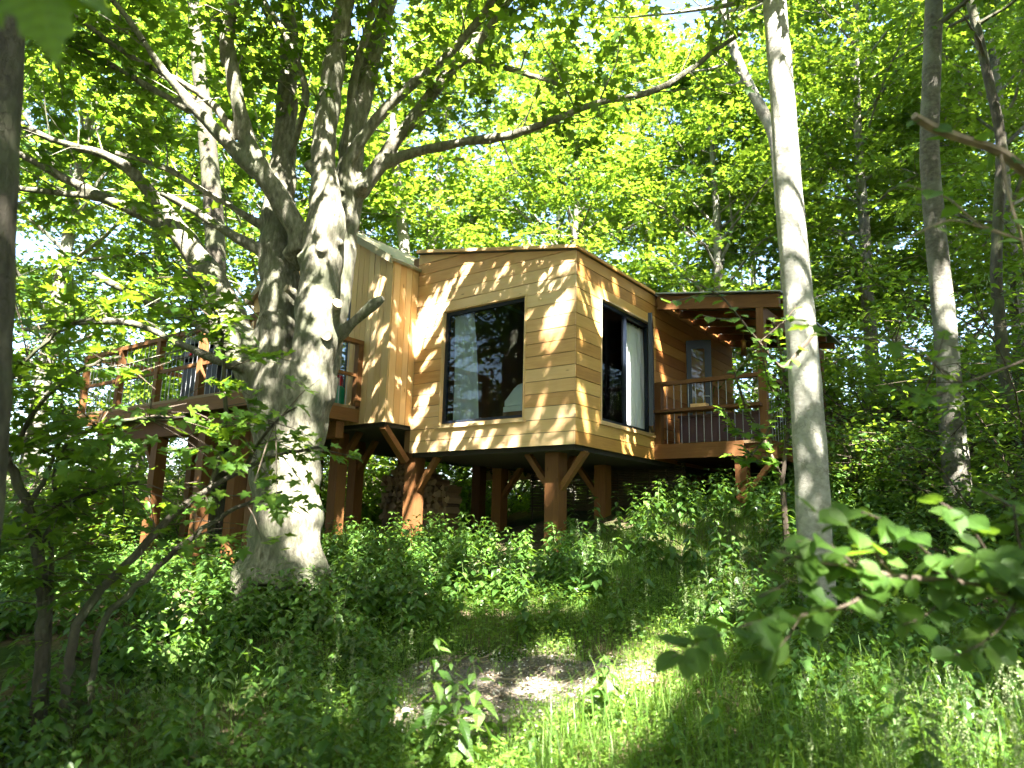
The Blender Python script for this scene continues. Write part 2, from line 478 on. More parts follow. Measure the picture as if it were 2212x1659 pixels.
def ground_mat():
    m, nt, ns, lk, p = new_mat('woodland_floor')
    tc = ns.new('ShaderNodeTexCoord')
    n1 = ns.new('ShaderNodeTexNoise'); n1.inputs['Scale'].default_value = 22; n1.inputs['Detail'].default_value = 9
    n1.inputs['Roughness'].default_value = 0.7
    n2 = ns.new('ShaderNodeTexNoise'); n2.inputs['Scale'].default_value = 0.9; n2.inputs['Detail'].default_value = 4
    for n in (n1, n2): lk.new(tc.outputs['Object'], n.inputs['Vector'])
    r1 = ramp(ns, [(0.28, (0.045, 0.032, 0.02)), (0.5, (0.11, 0.08, 0.052)), (0.72, (0.22, 0.17, 0.12))])
    r2 = ramp(ns, [(0.3, (0.02, 0.035, 0.01)), (0.7, (0.05, 0.085, 0.018))])
    lk.new(n1.outputs[0], r1.inputs[0]); lk.new(n1.outputs[0], r2.inputs[0])
    f = ramp(ns, [(0.42, (0, 0, 0)), (0.58, (1, 1, 1))]); lk.new(n2.outputs[0], f.inputs[0])
    mx = ns.new('ShaderNodeMix'); mx.data_type = 'RGBA'
    lk.new(f.outputs[0], mx.inputs['Factor']); lk.new(r1.outputs[0], mx.inputs[6]); lk.new(r2.outputs[0], mx.inputs[7])
    lk.new(mx.outputs[2], p.inputs['Base Color'])
    p.inputs['Roughness'].default_value = 0.95
    p.inputs['Specular IOR Level'].default_value = 0.1
    b = ns.new('ShaderNodeBump'); b.inputs['Strength'].default_value = 0.8; b.inputs['Distance'].default_value = 0.04
    lk.new(n1.outputs[0], b.inputs['Height']); lk.new(b.outputs[0], p.inputs['Normal'])
    return m


M['ground'] = ground_mat()


def path_mat():
    m, nt, ns, lk, p = new_mat('bare_earth')
    tc = ns.new('ShaderNodeTexCoord')
    n1 = ns.new('ShaderNodeTexNoise'); n1.inputs['Scale'].default_value = 30; n1.inputs['Detail'].default_value = 9
    n1.inputs['Roughness'].default_value = 0.75
    n2 = ns.new('ShaderNodeTexNoise'); n2.inputs['Scale'].default_value = 4; n2.inputs['Detail'].default_value = 5
    for n in (n1, n2): lk.new(tc.outputs['Object'], n.inputs['Vector'])
    r1 = ramp(ns, [(0.3, (0.06, 0.05, 0.038)), (0.5, (0.15, 0.13, 0.105)), (0.7, (0.33, 0.30, 0.25))])
    lk.new(n1.outputs[0], r1.inputs[0])
    r2 = ramp(ns, [(0.35, (0.55, 0.5, 0.45)), (0.65, (1, 1, 1))]); lk.new(n2.outputs[0], r2.inputs[0])
    mx = ns.new('ShaderNodeMix'); mx.data_type = 'RGBA'; mx.blend_type = 'MULTIPLY'; mx.inputs['Factor'].default_value = 1
    lk.new(r1.outputs[0], mx.inputs[6]); lk.new(r2.outputs[0], mx.inputs[7])
    lk.new(mx.outputs[2], p.inputs['Base Color'])
    p.inputs['Roughness'].default_value = 0.95
    b = ns.new('ShaderNodeBump'); b.inputs['Strength'].default_value = 1.0; b.inputs['Distance'].default_value = 0.03
    lk.new(n1.outputs[0], b.inputs['Height']); lk.new(b.outputs[0], p.inputs['Normal'])
    return m


M['path'] = path_mat()

# ---------------------------------------------------------------- terrain
def ground_z(x, y):
    x = np.asarray(x, float); y = np.asarray(y, float)
    s = np.interp(y, [-60, 0, 3, 5.5, 7, 8.2, 9.2, 10.3, 12, 16, 30, 60, 160], [-0.5, 0.0, 0.03, 0.12, 0.34, 0.72, 1.0, 1.28, 1.5, 1.75, 2.6, 5.5, 12])
    tl = np.interp(y, [0, 5, 9, 10.3, 14, 30, 60], [0.0, 0.02, 0.03, 0.12, 0.13, 0.06, 0.03])
    tr = np.interp(y, [0, 5, 7, 9, 10.3, 14, 30, 60], [0.02, 0.05, 0.10, 0.14, 0.18, 0.24, 0.26, 0.2])
    xc = np.clip(x, -25, 40)
    z = s + np.where(xc < 0, tl, tr) * xc
    z = z + 0.05 * np.sin(1.3 * x + 0.5) * np.sin(1.1 * y) + 0.025 * np.sin(3.1 * x + y) * np.sin(2.7 * y - x)
    return z


gx = np.concatenate([np.linspace(-300, -24, 12), np.linspace(-20, -9, 12), np.linspace(-8.6, 8.6, 130), np.linspace(9, 20, 12), np.linspace(24, 300, 12)])
gy = np.concatenate([np.linspace(-300, -12, 10), np.linspace(-9, 2, 12), np.linspace(2.3, 18, 120), np.linspace(19, 60, 24), np.linspace(70, 400, 12)])
GX, GY = np.meshgrid(gx, gy)
GZ = ground_z(GX, GY)
nx, ny = len(gx), len(gy)
idx = np.arange(nx * ny).reshape(ny, nx)
q = np.stack([idx[:-1, :-1].ravel(), idx[:-1, 1:].ravel(), idx[1:, 1:].ravel(), idx[1:, :-1].ravel()], 1)
tri = np.concatenate([q[:, [0, 1, 2]], q[:, [0, 2, 3]]])
g = link('ground', np_mesh('ground', np.stack([GX.ravel(), GY.ravel(), GZ.ravel()], 1), tri, M['ground'], smooth=True))
g['kind'] = 'structure'

PATH_C, PATH_RX, PATH_RY = np.array([-0.05, 6.5]), 1.15, 0.8


def path_field(x, y):
    """<1 inside the bare clearing"""
    a = np.arctan2(y - PATH_C[1], x - PATH_C[0])
    k = 1 + 0.18 * np.sin(3 * a + 1) + 0.1 * np.sin(7 * a)
    k = k * (1 + 0.22 * np.sin(9 * x + 3 * y) * np.sin(8 * y - 2 * x))
    return np.hypot((x - PATH_C[0]) / PATH_RX, (y - PATH_C[1]) / PATH_RY) / k


def make_path():
    rs, n = 10, 48
    V, F = [(PATH_C[0], PATH_C[1])], []
    for i in range(1, rs + 1):
        for k in range(n):
            a = 2 * math.pi * k / n
            kk = (1 + 0.18 * math.sin(3 * a + 1) + 0.1 * math.sin(7 * a)) * i / rs * 1.04
            V.append((PATH_C[0] + PATH_RX * kk * math.cos(a), PATH_C[1] + PATH_RY * kk * math.sin(a)))
    for k in range(n): F.append((0, 1 + k, 1 + (k + 1) % n))
    for i in range(rs - 1):
        for k in range(n):
            a, b = 1 + i * n + k, 1 + i * n + (k + 1) % n
            F += [(a, a + n, b + n), (a, b + n, b)]
    V = np.array(V)
    z = ground_z(V[:, 0], V[:, 1]) + 0.012
    z[-n:] -= 0.03
    o = link('path', np_mesh('path', np.column_stack([V, z]), np.array(F), M['path'], smooth=True))
    o['kind'] = 'structure'


make_path()

# ---------------------------------------------------------------- the treehouse (local frame: x along the window wall to its corner, y back along the other wall)
HOUSE_O = np.array([0.8333, 9.6212, 2.7103])
HOUSE_R = math.radians(-36.9)
_hc, _hs = math.cos(HOUSE_R), math.sin(HOUSE_R)


def to_house(P):
    q = np.asarray(P, float) - HOUSE_O
    return np.stack([q[..., 0] * _hc + q[..., 1] * _hs, -q[..., 0] * _hs + q[..., 1] * _hc, q[..., 2]], -1)


def to_world(p):
    p = np.asarray(p, float)
    return HOUSE_O + np.stack([p[..., 0] * _hc - p[..., 1] * _hs, p[..., 0] * _hs + p[..., 1] * _hc, p[..., 2]], -1)


def gz_local(x, y):
    w = to_world((x, y, 0))
    return float(ground_z(w[0], w[1])) - HOUSE_O[2]


house = empty('treehouse', HOUSE_O, HOUSE_R)
tag(house, 'timber clad treehouse on square posts with two decks and large windows', 'treehouse')


def clip_poly(poly, side):
    out = []
    n = len(poly)
    for i in range(n):
        a, b = poly[i], poly[(i + 1) % n]
        fa, fb = side(a), side(b)
        if fa >= 0: out.append(a)
        if (fa >= 0) != (fb >= 0):
            t = fa / (fa - fb)
            out.append((a[0] + t * (b[0] - a[0]), a[1] + t * (b[1] - a[1])))
    return out


def clad(parent, a0, a1, z0, z1, f3, hole, mat, name, step, top=None, upright=False, thick=0.022, gap=0.0095, joints=()):
    """cladding pieces over a wall given by a0..a1 across and z0..z1 up, with one opening; every piece its own object"""
    pos = a0 if upright else z0
    end = a1 if upright else z1
    k = 0
    while pos < end - 0.02:
        w = step * (random.uniform(0.93, 1.07) if upright else 1.0)
        nxt = min(end, pos + w)
        if end - nxt < 0.05: nxt = end
        p0, p1 = pos + gap / 2, nxt - gap / 2
        polys = []
        if not upright:
            cuts = [a0] + list(joints[k % len(joints)] if joints else ()) + [a1]
            for s0, s1 in zip(cuts[:-1], cuts[1:]):
                s0 += 0.002; s1 -= 0.002
                if hole is None or p1 <= hole[2] or p0 >= hole[3] or s1 <= hole[0] or s0 >= hole[1]:
                    polys.append([(s0, p0), (s1, p0), (s1, p1), (s0, p1)])
                else:
                    h0, h1, hz0, hz1 = hole
                    if p0 < hz0 - 0.012:
                        polys.append([(s0, p0), (s1, p0), (s1, p1), (h1, p1), (h1, hz0), (h0, hz0), (h0, p1), (s0, p1)])
                    elif p1 > hz1 + 0.012:
                        polys.append([(s0, p0), (h0, p0), (h0, hz1), (h1, hz1), (h1, p0), (s1, p0), (s1, p1), (s0, p1)])
                    else:
                        if h0 - s0 > 0.02: polys.append([(s0, p0), (h0, p0), (h0, p1), (s0, p1)])
                        if s1 - h1 > 0.02: polys.append([(h1, p0), (s1, p0), (s1, p1), (h1, p1)])
        else:
            segs = [(z0, z1)]
            if hole and p1 > hole[0] + 0.01 and p0 < hole[1] - 0.01:
                segs = [(z0, hole[2]), (hole[3], z1)]
            for s0, s1 in segs:
                if s1 - s0 > 0.04: polys.append([(p0, s0), (p1, s0), (p1, s1), (p0, s1)])
        for pl in polys:
            if top:
                pl = clip_poly(pl, top)
                if len(pl) < 3: continue
                zs = [q[1] for q in pl]; xs = [q[0] for q in pl]
                if max(zs) - min(zs) < 0.012 or max(xs) - min(xs) < 0.02: continue
            d = thick + random.uniform(-0.002, 0.004)
            m_ = M['cedar_porch_shade'] if mat is M['cedar_y'] and min(q_[0] for q_ in pl) > 2.4 else mat  # planks under the porch roof take the copy coloured for shade
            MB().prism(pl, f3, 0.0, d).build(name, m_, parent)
        pos = nxt
        k += 1


def wall_backing(parent, name, a0, a1, z0, z1, f3, hole, top=None, mat=None, t=0.12):
    mb = MB()
    if hole:
        h0, h1, hz0, hz1 = hole
        rects = [(a0, h0, z0, z1), (h1, a1, z0, z1), (h0, h1, z0, hz0), (h0, h1, hz1, z1)]
    else:
        rects = [(a0, a1, z0, z1)]
    for r in rects:
        if r[1] - r[0] < 0.004 or r[3] - r[2] < 0.004: continue
        pl = [(r[0], r[2]), (r[1], r[2]), (r[1], r[3]), (r[0], r[3])]
        if top: pl = clip_poly(pl, top)
        if len(pl) > 2: mb.prism(pl, f3, -t, -0.001)
    return mb.build(name, mat or M['dark'], parent)


RS = 0.185      # fall of the flat roof per metre
fx = lambda a, b, d: (a, -d, b)           # window wall: plane y = 0, outward -y
fy = lambda a, b, d: (d, a, b)            # corner wall: plane x = 0, outward +x
topx = lambda p: (2.70 - RS * p[0] - 0.012) - p[1]
W1 = (-2.40, -0.805, 0.39, 2.195)
w = wall_backing(house, 'plank_wall', -3.0, -0.13, 0.03, 3.3, fx, W1, topx)
clad(w, -2.985, 0.022, 0.0, 3.34, fx, W1, M['cedar'], 'plank', 0.18, topx)
W2 = (0.655, 2.30, 0.385, 2.20)
w = wall_backing(house, 'plank_wall', 0.0, 5.9, 0.03, 2.66, fy, W2)
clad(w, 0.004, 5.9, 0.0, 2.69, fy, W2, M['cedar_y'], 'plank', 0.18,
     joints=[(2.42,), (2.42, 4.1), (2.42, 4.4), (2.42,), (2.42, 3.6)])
# back wall and far side close the room
MB().box(-6.5, -0.13, 5.76, 5.9, 0.03, 3.2).build('back_wall', M['board'], house)
MB().box(-3.12, -3.0, 0.0, 5.75, 0.03, 3.2).build('partition', M['inner'], house)
MB().box(-2.99, -0.13, 3.3, 3.4, 0.2, 2.7).build('partition', M['inner'], house)
MB().box(-2.99, -0.125, 0.125, 5.75, 0.03, 0.2).build('floor', M['decking'], house)
# ceiling follows the roof
MB().prism([(-2.99, 3.14), (-0.13, 2.60), (-0.13, 2.64), (-2.99, 3.18)], lambda a, b, d: (a, d, b), 0.125, 5.7).build('ceiling', M['inner'], house)
MB().box(-2.98, -0.03, 0.05, 5.88, -0.06, 0.028).build('floor_frame', M['dark'], house)  # shade beneath the floor is put into this dark colour

# roof of the window box, thin brown edge
r = MB().prism([(-3.02, 2.70 + RS * 3.02), (0.055, 2.70 - RS * 0.055), (0.055, 2.735 - RS * 0.055), (-3.02, 2.735 + RS * 3.02)],
               lambda a, b, d: (a, d, b), -0.07, 6.0).build('roof', M['felt'], house)
MB().prism([(-2.98, 2.705 + RS * 2.98), (0.057, 2.705 - RS * 0.057), (0.057, 2.752 - RS * 0.057), (-2.98, 2.752 + RS * 2.98)],
           lambda a, b, d: (a, d, b), -0.095, -0.072).build('fascia', M['cedar'], r)
MB().box(0.057, 0.08, -0.095, 2.32, 2.70 - RS * 0.057, 2.742 - RS * 0.057).build('fascia', M['cedar_y'], r)


# ---- windows
def window(f3, hole, mull=None, sash=False):
    h0, h1, z0, z1 = hole
    e = empty('window', parent=house)
    b = MB()                                   # timber reveal lining
    for (p0, p1, q0, q1) in ((h0, h0 + 0.022, z0, z1), (h1 - 0.022, h1, z0, z1), (h0 + .022, h1 - .022, z1 - 0.022, z1), (h0 + .022, h1 - .022, z0, z0 + 0.022)):
        b.prism([(p0, q0), (p1, q0), (p1, q1), (p0, q1)], f3, -0.115, 0.034)
    b.build('lining', M['board'], e)
    fr = MB()
    i0, i1, j0, j1 = h0 + 0.024, h1 - 0.024, z0 + 0.024, z1 - 0.024
    t = 0.05
    rects = [(i0, i0 + t, j0, j1), (i1 - t, i1, j0, j1), (i0 + t, i1 - t, j1 - t, j1), (i0 + t, i1 - t, j0, j0 + t)]
    if mull: rects.append((mull - 0.03, mull + 0.03, j0 + t, j1 - t))
    for (p0, p1, q0, q1) in rects:
        fr.prism([(p0, q0), (p1, q0), (p1, q1), (p0, q1)], f3, -0.09, -0.03)
    fo = fr.build('frame', M['anthracite'], e)
    spans = [(i0 + t, i1 - t)] if not mull else [(i0 + t, mull - 0.03)]
    for s0, s1 in spans:
        MB().prism([(s0, j0 + t), (s1, j0 + t), (s1, j1 - t), (s0, j1 - t)], f3, -0.064, -0.058).build('pane', M['glass'], e)
    MB().prism([(h0 - 0.05, z0 - 0.04), (h1 + 0.02, z0 - 0.04), (h1 + 0.02, z0 + 0.002), (h0 - 0.05, z0 + 0.002)], f3, -0.02, 0.055).build('sill', M['board'], e)
    return e


win1 = window(fx, W1)
win2 = window(fy, W2, mull=1.50)
# open casement, hinged at the far jamb, standing out from the wall
sa = empty('sash', parent=win2)
sb = MB()
hx, hy = 0.03, 2.27
dirx, diry = math.cos(math.radians(-66)), math.sin(math.radians(-66))
fs = lambda a, b, d: (hx + a * dirx - d * diry, hy + a * diry + d * dirx, b)
for (p0, p1, q0, q1) in ((0, .06, .43, 2.16), (.66, .72, .43, 2.16), (.06, .66, 2.10, 2.16), (.06, .66, .43, .49)):
    sb.prism([(p0, q0), (p1, q0), (p1, q1), (p0, q1)], fs, -0.03, 0.03)
bpy.data.objects.remove(sa)
so = sb.build('sash', M['anthracite'], win2)
MB().prism([(.06, .49), (.66, .49), (.66, 2.10), (.06, 2.10)], fs, -0.004, 0.004).build('pane', M['glass'], so)

# ---- gabled volume with upright boards
GY0, GXR, GXL, GAP, GEV = -0.575, -2.985, -6.62, (-4.76, 4.06), 2.97
PIT = (GAP[1] - GEV) / (GXR - GAP[0])
fg = lambda a, b, d: (a, GY0 - d, b)
topg = lambda p: min(GEV + PIT * (GXR - p[0]), GEV + 0.02 + PIT * (p[0] - GXL)) - p[1]
GD = (-5.60, -3.93, 0.72, 2.60)
w = wall_backing(house, 'board_wall', GXL, GXR - 0.01, 0.44, 4.2, fg, GD, topg)
clad(w, GXL, GXR + 0.022, 0.42, 4.2, fg, GD, M['board'], 'board', 0.135, topg, upright=True)
fr_ = lambda a, b, d: (GXR + d, a, b)
w = wall_backing(house, 'board_wall', GY0, -0.025, 0.44, 2.95, fr_, None)
clad(w, GY0, -0.026, 0.42, 2.96, fr_, None, M['board'], 'board', 0.135, upright=True)
MB().box(GXL, GXL + 0.1, GY0, 5.75, 0.44, 2.9).build('board_wall', M['board'], house)
MB().box(GXL, GXR - 0.02, GY0 + 0.03, 5.75, 0.36, 0.418).build('floor_frame', M['dark'], house)  # dark colour stands in for the shade under the gabled room
MB().box(GXL + .1, -3.12, GY0 + 0.125, 5.75, 0.43, 0.66).build('floor', M['decking'], house)
rf = empty('roof', parent=house)
for s in (1, -1):
    e = GXR + 0.07 if s == 1 else GXL - 0.1
    ze = GAP[1] - PIT * abs(e - GAP[0])
    MB().prism([(GAP[0], GAP[1] + 0.002), (e, ze), (e, ze + 0.05), (GAP[0], GAP[1] + 0.052)],
               lambda a, b, d: (a, d, b), GY0 - 0.10, 5.95).build('roof_slope', M['weathered'], rf)
    MB().prism([(GAP[0], GAP[1] - 0.05), (e + .01 * s, ze - 0.05), (e + .01 * s, ze + 0.075), (GAP[0], GAP[1] + 0.075)],
               lambda a, b, d: (a, d, b), GY0 - 0.135, GY0 - 0.104).build('verge_board', M['weathered'], rf)
# glazed doors onto the deck
gd = empty('door', parent=house)
b = MB()
for (p0, p1, q0, q1) in ((-3.99, -3.935, .73, 2.59), (-5.595, -5.54, .73, 2.59), (-5.54, -3.99, 2.53, 2.59), (-5.54, -3.99, .73, .80), (-4.80, -4.70, .80, 2.53)):
    b.prism([(p0, q0), (p1, q0), (p1, q1), (p0, q1)], fg, -0.08, -0.01)
b.build('frame', M['anthracite'], gd)
for p0, p1 in ((-5.54, -4.80), (-4.70, -3.99)):
    MB().prism([(p0, .80), (p1, .80), (p1, 2.53), (p0, 2.53)], fg, -0.05, -0.044).build('pane', M['glass'], gd)

# ---- porch on the corner-wall side
PE = 1.78
dk = MB().box(0.03, PE, 2.40, 5.9, 0.06, 0.20).build('deck', M['frame_y'], house)
x = 0.03
while x < PE - 0.05:
    MB().box(x, min(x + 0.14, PE) - 0.006, 2.36, 5.9, 0.202, 0.245).build('deck_board', M['decking'], dk); x += 0.14
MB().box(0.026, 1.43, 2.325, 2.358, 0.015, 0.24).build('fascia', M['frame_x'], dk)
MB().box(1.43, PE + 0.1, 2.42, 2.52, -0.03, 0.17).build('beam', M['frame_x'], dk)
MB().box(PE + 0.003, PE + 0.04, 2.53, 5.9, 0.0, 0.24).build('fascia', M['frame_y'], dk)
rl = empty('railing', parent=house)
MB().bar((0.03, 2.38, 1.20), (PE - 0.05, 2.38, 1.20), 0.10, 0.06).build('handrail', M['frame_x'], rl)
MB().bar((0.06, 2.34, 0.745), (PE - 0.05, 2.34, 0.745), 0.24, 0.045).build('midrail', M['frame_x'], rl)
MB().bar((PE - .05, 2.48, 1.20), (PE - .05, 5.8, 1.20), 0.10, 0.06).build('handrail', M['frame_y'], rl)
MB().box(0.03, 0.14, 2.33, 2.44, 0.245, 1.168).build('rail_post', M['frame_z'], rl)
bal = MB().tube([(0, 0, 0.24), (0, 0, 1.175)], 0.0052, 8).mesh('baluster', M['steel'])
for k in range(13):
    link('baluster', bal, rl).location = (0.22 + k * 0.12, 2.385, 0)
for k in range(24):
    link('baluster', bal, rl).location = (PE - 0.05, 2.62 + k * 0.13, 0)
pr = empty('porch_roof', parent=house)
MB().prism([(0.082, 2.69), (2.06, 2.385), (2.06, 2.405), (0.082, 2.71)], lambda a, b, d: (a, d, b), 2.30, 6.0).build('roof_sheet', M['roofmetal'], pr)
MB().prism([(0.09, 2.44), (2.02, 2.17), (2.02, 2.37), (0.09, 2.655)], lambda a, b, d: (a, d, b), 2.36, 2.44).build('beam', M['frame_x'], pr)
for k in range(6):
    y = 2.75 + k * 0.6
    MB().prism([(0.03, 2.56), (1.98, 2.27), (1.98, 2.38), (0.03, 2.68)], lambda a, b, d: (a, d, b), y, y + 0.06).build('rafter', M['frame_x'], pr)
MB().box(1.66, 1.76, 2.45, 5.9, 2.09, 2.25).build('beam', M['frame_y'], pr)
MB().box(PE - 0.10, PE + 0.01, 2.345, 2.455, 0.246, 2.20).build('post', M['frame_z'], pr)
MB().box(PE - 0.10, PE + 0.01, 5.6, 5.71, 0.246, 2.08).build('post', M['frame_z'], pr)
MB().bar((PE - 0.045, 2.95, 2.12), (PE - 0.045, 2.46, 1.70), 0.07, 0.09).build('brace', M['frame_y'], pr)
# narrow glazed door leaf standing open
dl_ = empty('door', parent=house)
wdx, wdy = math.cos(math.radians(20)), math.sin(math.radians(20))
fd = lambda a, b, d: (0.03 + a * wdx + d * wdy, 3.62 + a * wdy - d * wdx, b)
b = MB()
for (p0, p1, q0, q1) in ((0, .085, .25, 2.2), (.305, .42, .25, 2.2), (.085, .305, 2.05, 2.2), (.085, .305, .25, .47), (.085, .305, 1.50, 1.535), (.085, .305, .98, 1.015)):
    b.prism([(p0, q0), (p1, q0), (p1, q1), (p0, q1)], fd, -0.022, 0.022)
b.build('door_leaf', M['anthracite'], dl_)
MB().prism([(.085, .47), (.305, .47), (.305, 2.05), (.085, 2.05)], fd, -0.004, 0.004).build('pane', M['glass'], dl_)
MB().tube([fd(.37, 1.2, .03), fd(.37, 1.2, .065), fd(.29, 1.2, .07)], .008, 6).build('handle', M['steel'], dl_)

# ---- deck on the gable side
DX0, DX1, DYF, DZ = -8.75, -3.53, -2.5, 0.68
dk = MB().box(DX0 + .04, DX1 - .05, DYF + .05, GY0 - 0.05, 0.50, 0.64).build('deck', M['frame_x'], house)
MB().box(DX0 + .04, GXL - .03, GY0 - 0.045, 3.0, 0.50, 0.64).build('joist_frame', M['frame_x'], dk)
y = DYF
while y < 3.0:
    y1 = min(y + 0.14, 3.0) - 0.006
    xe = DX1 if y1 < GY0 - 0.03 else GXL - 0.02
    MB().box(DX0, xe, y, y1, 0.642, DZ).build('deck_board', M['decking'], dk); y += 0.14
MB().box(DX0, DX1, DYF - 0.004, DYF + 0.034, 0.44, 0.638).build('fascia', M['frame_x'], dk)
MB().box(DX1 - .036, DX1 + .002, DYF + 0.038, GY0 - 0.03, 0.44, 0.638).build('fascia', M['frame_y'], dk)
MB().box(DX0 + 1, DX1 + 0.02, DYF + .25, DYF + .40, 0.18, 0.43).build('beam', M['frame_x'], dk)
MB().box(DX0 + 1, DX1 - 0.1, -0.95, -0.8, 0.18, 0.43).build('beam', M['frame_x'], dk)
rl = empty('railing', parent=house)
MB().bar((DX0, DYF + .06, 1.70), (DX1 - 0.02, DYF + .06, 1.70), 0.11, 0.065).build('handrail', M['frame_x'], rl)
MB().bar((DX1 - 0.04, DYF + .12, 1.70), (DX1 - 0.04, GY0 - .03, 1.70), 0.11, 0.065).build('handrail', M['frame_y'], rl)
MB().bar((DX1 - 0.04, DYF + .12, 1.17), (DX1 - 0.04, GY0 - .03, 1.17), 0.05, 0.05).build('midrail', M['frame_y'], rl)
xs = [-8.70, -7.42, -6.18, -4.95, -3.60]
for i, xx in enumerate(xs):
    MB().box(xx - .05, xx + .05, DYF + .01, DYF + .11, DZ, 1.668).build('rail_post', M['frame_z'], rl)
    if i: MB().bar((xs[i - 1] + .05, DYF + .06, 1.17), (xx - .05, DYF + .06, 1.17), 0.05, 0.05).build('midrail', M['frame_x'], rl)
MB().box(DX1 - 0.09, DX1 + 0.01, GY0 - .12, GY0 - .028, DZ, 1.668).build('rail_post', M['frame_z'], rl)
bal2 = MB().tube([(0, 0, DZ - .02), (0, 0, 1.69)], 0.0052, 8).mesh('baluster', M['steel'])
for i in range(4):
    n = 9
    for k in range(n):
        link('baluster', bal2, rl).location = (xs[i] + .05 + (xs[i + 1] - xs[i] - .1) * (k + .8) / (n + .6), DYF + .06, 0)
for k in range(11):
    link('baluster', bal2, rl).location = (DX1 - 0.04, DYF + .2 + k * .145, 0)
# far edge railing
MB().bar((DX0, 2.93, 1.70), (GXL, 2.93, 1.70), 0.11, 0.065).build('handrail', M['frame_x'], rl)
MB().bar((DX0 + .05, DYF + .12, 1.70), (DX0 + .05, 2.87, 1.70), 0.11, 0.065).build('handrail', M['frame_y'], rl)
for k in range(14):
    link('baluster', bal2, rl).location = (DX0 + .05, DYF + .5 + k * .36, 0)
# little canopy over the deck door
cn = empty('porch_roof', parent=house)
MB().prism([(GXL - 0.02, 2.66), (GXL - 0.95, 2.30), (GXL - 0.95, 2.33), (GXL - 0.02, 2.69)], lambda a, b, d: (a, d, b), -0.5, 1.6).build('roof_sheet', M['roofmetal'], cn)
MB().prism([(GXL - 0.02, 2.44), (GXL - 0.90, 2.10), (GXL - 0.90, 2.30), (GXL - 0.02, 2.64)], lambda a, b, d: (a, d, b), -0.46, -0.38).build('beam', M['frame_x'], cn)
MB().box(GXL - .92, GXL - .82, -0.46, -0.36, DZ, 2.10).build('post', M['frame_z'], cn)
MB().bar((GXL - .87, -0.52, 2.02), (-5.75, -0.66, 2.02), 0.09, 0.10).build('beam', M['frame_x'], cn)

# ---- posts and braces
def post(x, y, ztop, w=0.2, braces=()):
    zb = gz_local(x, y) - 0.25
    MB().box(x - w / 2, x + w / 2, y - w / 2, y + w / 2, zb, ztop).build('post', M['frame_z'], house)
    for dx, dy in braces:
        L = 0.38
        MB().bar((x + dx * w / 2 * .8, y + dy * w / 2 * .8, ztop - L - .12), (x + dx * (L + w / 2 * .9), y + dy * (L + w / 2 * .9), ztop - 0.0), 0.075, 0.10,
                 up=(dy, -dx, 0)).build('brace', M['frame_y'], house)


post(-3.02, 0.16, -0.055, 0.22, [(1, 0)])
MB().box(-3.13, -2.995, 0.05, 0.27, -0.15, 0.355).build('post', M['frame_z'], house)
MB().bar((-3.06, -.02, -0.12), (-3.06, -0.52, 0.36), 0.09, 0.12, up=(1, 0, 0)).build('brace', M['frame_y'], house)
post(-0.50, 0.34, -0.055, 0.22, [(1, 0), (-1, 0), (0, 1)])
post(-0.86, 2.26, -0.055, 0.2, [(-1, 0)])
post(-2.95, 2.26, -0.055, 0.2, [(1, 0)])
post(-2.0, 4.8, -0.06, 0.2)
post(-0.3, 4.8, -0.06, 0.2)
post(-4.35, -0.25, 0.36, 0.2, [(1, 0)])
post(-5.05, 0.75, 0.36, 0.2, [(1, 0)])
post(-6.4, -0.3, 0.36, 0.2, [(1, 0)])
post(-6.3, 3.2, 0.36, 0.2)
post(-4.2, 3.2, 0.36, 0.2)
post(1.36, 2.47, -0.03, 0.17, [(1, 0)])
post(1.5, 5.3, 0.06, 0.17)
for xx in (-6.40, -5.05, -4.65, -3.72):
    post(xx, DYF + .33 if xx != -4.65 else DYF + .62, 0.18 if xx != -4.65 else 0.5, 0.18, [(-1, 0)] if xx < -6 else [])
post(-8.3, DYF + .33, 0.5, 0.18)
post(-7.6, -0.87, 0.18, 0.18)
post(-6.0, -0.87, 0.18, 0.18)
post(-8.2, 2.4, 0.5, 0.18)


# ---------------------------------------------------------------- things in and on the treehouse
def in_house(name, x, y, z, rz=0.0):
    w = to_world((x, y, z))
    return empty(name, w, HOUSE_R + rz)


def curtain(x0, x1, y, z0, z1, along, label, waist=0.6, amp=0.035, n=70, rows=26, shift=0.0):
    V, F = [], []
    for j in range(rows + 1):
        t = j / rows
        z = z0 + (z1 - z0) * t
        nar = 1 - waist * (0.18 + 0.82 * t ** 1.5) * (1 if along == 'x' else 0.25)
        for i in range(n + 1):
            s = i / n
            a = x0 + shift * t + (x1 - x0) * s * nar
            d = amp * math.sin(s * 34 + 0.6 * math.sin(5 * t)) * (0.6 + 0.4 * (1 - t)) + 0.012 * math.sin(s * 83 + t * 4)
            if along == 'x': V.append((a, y + d, z))
            else: V.append((y + d, a, z))
    for j in range(rows):
        for i in range(n):
            a = j * (n + 1) + i
            F.append((a, a + 1, a + n + 2, a + n + 1))
    mb = MB(); mb.add(V, F, True)
    c = np.array(V).mean(0); c[2] = z0
    mb.v = [tuple(np.array(v) - c) for v in mb.v]
    o = mb.build('curtain', M['curtain'])
    o.location = to_world(c); o.rotation_euler = (0, 0, HOUSE_R)
    so = o.modifiers.new('thick', 'SOLIDIFY'); so.thickness = 0.003
    return tag(o, label, 'curtain')


curtain(-2.29, -1.74, 0.165, 0.205, 2.13, 'x', 'white curtain gathered at the end of the wide window next to the upright boards', waist=0.35)
curtain(1.72, 2.36, -0.175, 0.205, 2.13, 'y', 'white curtain hanging beside the open dark casement', waist=0.2)


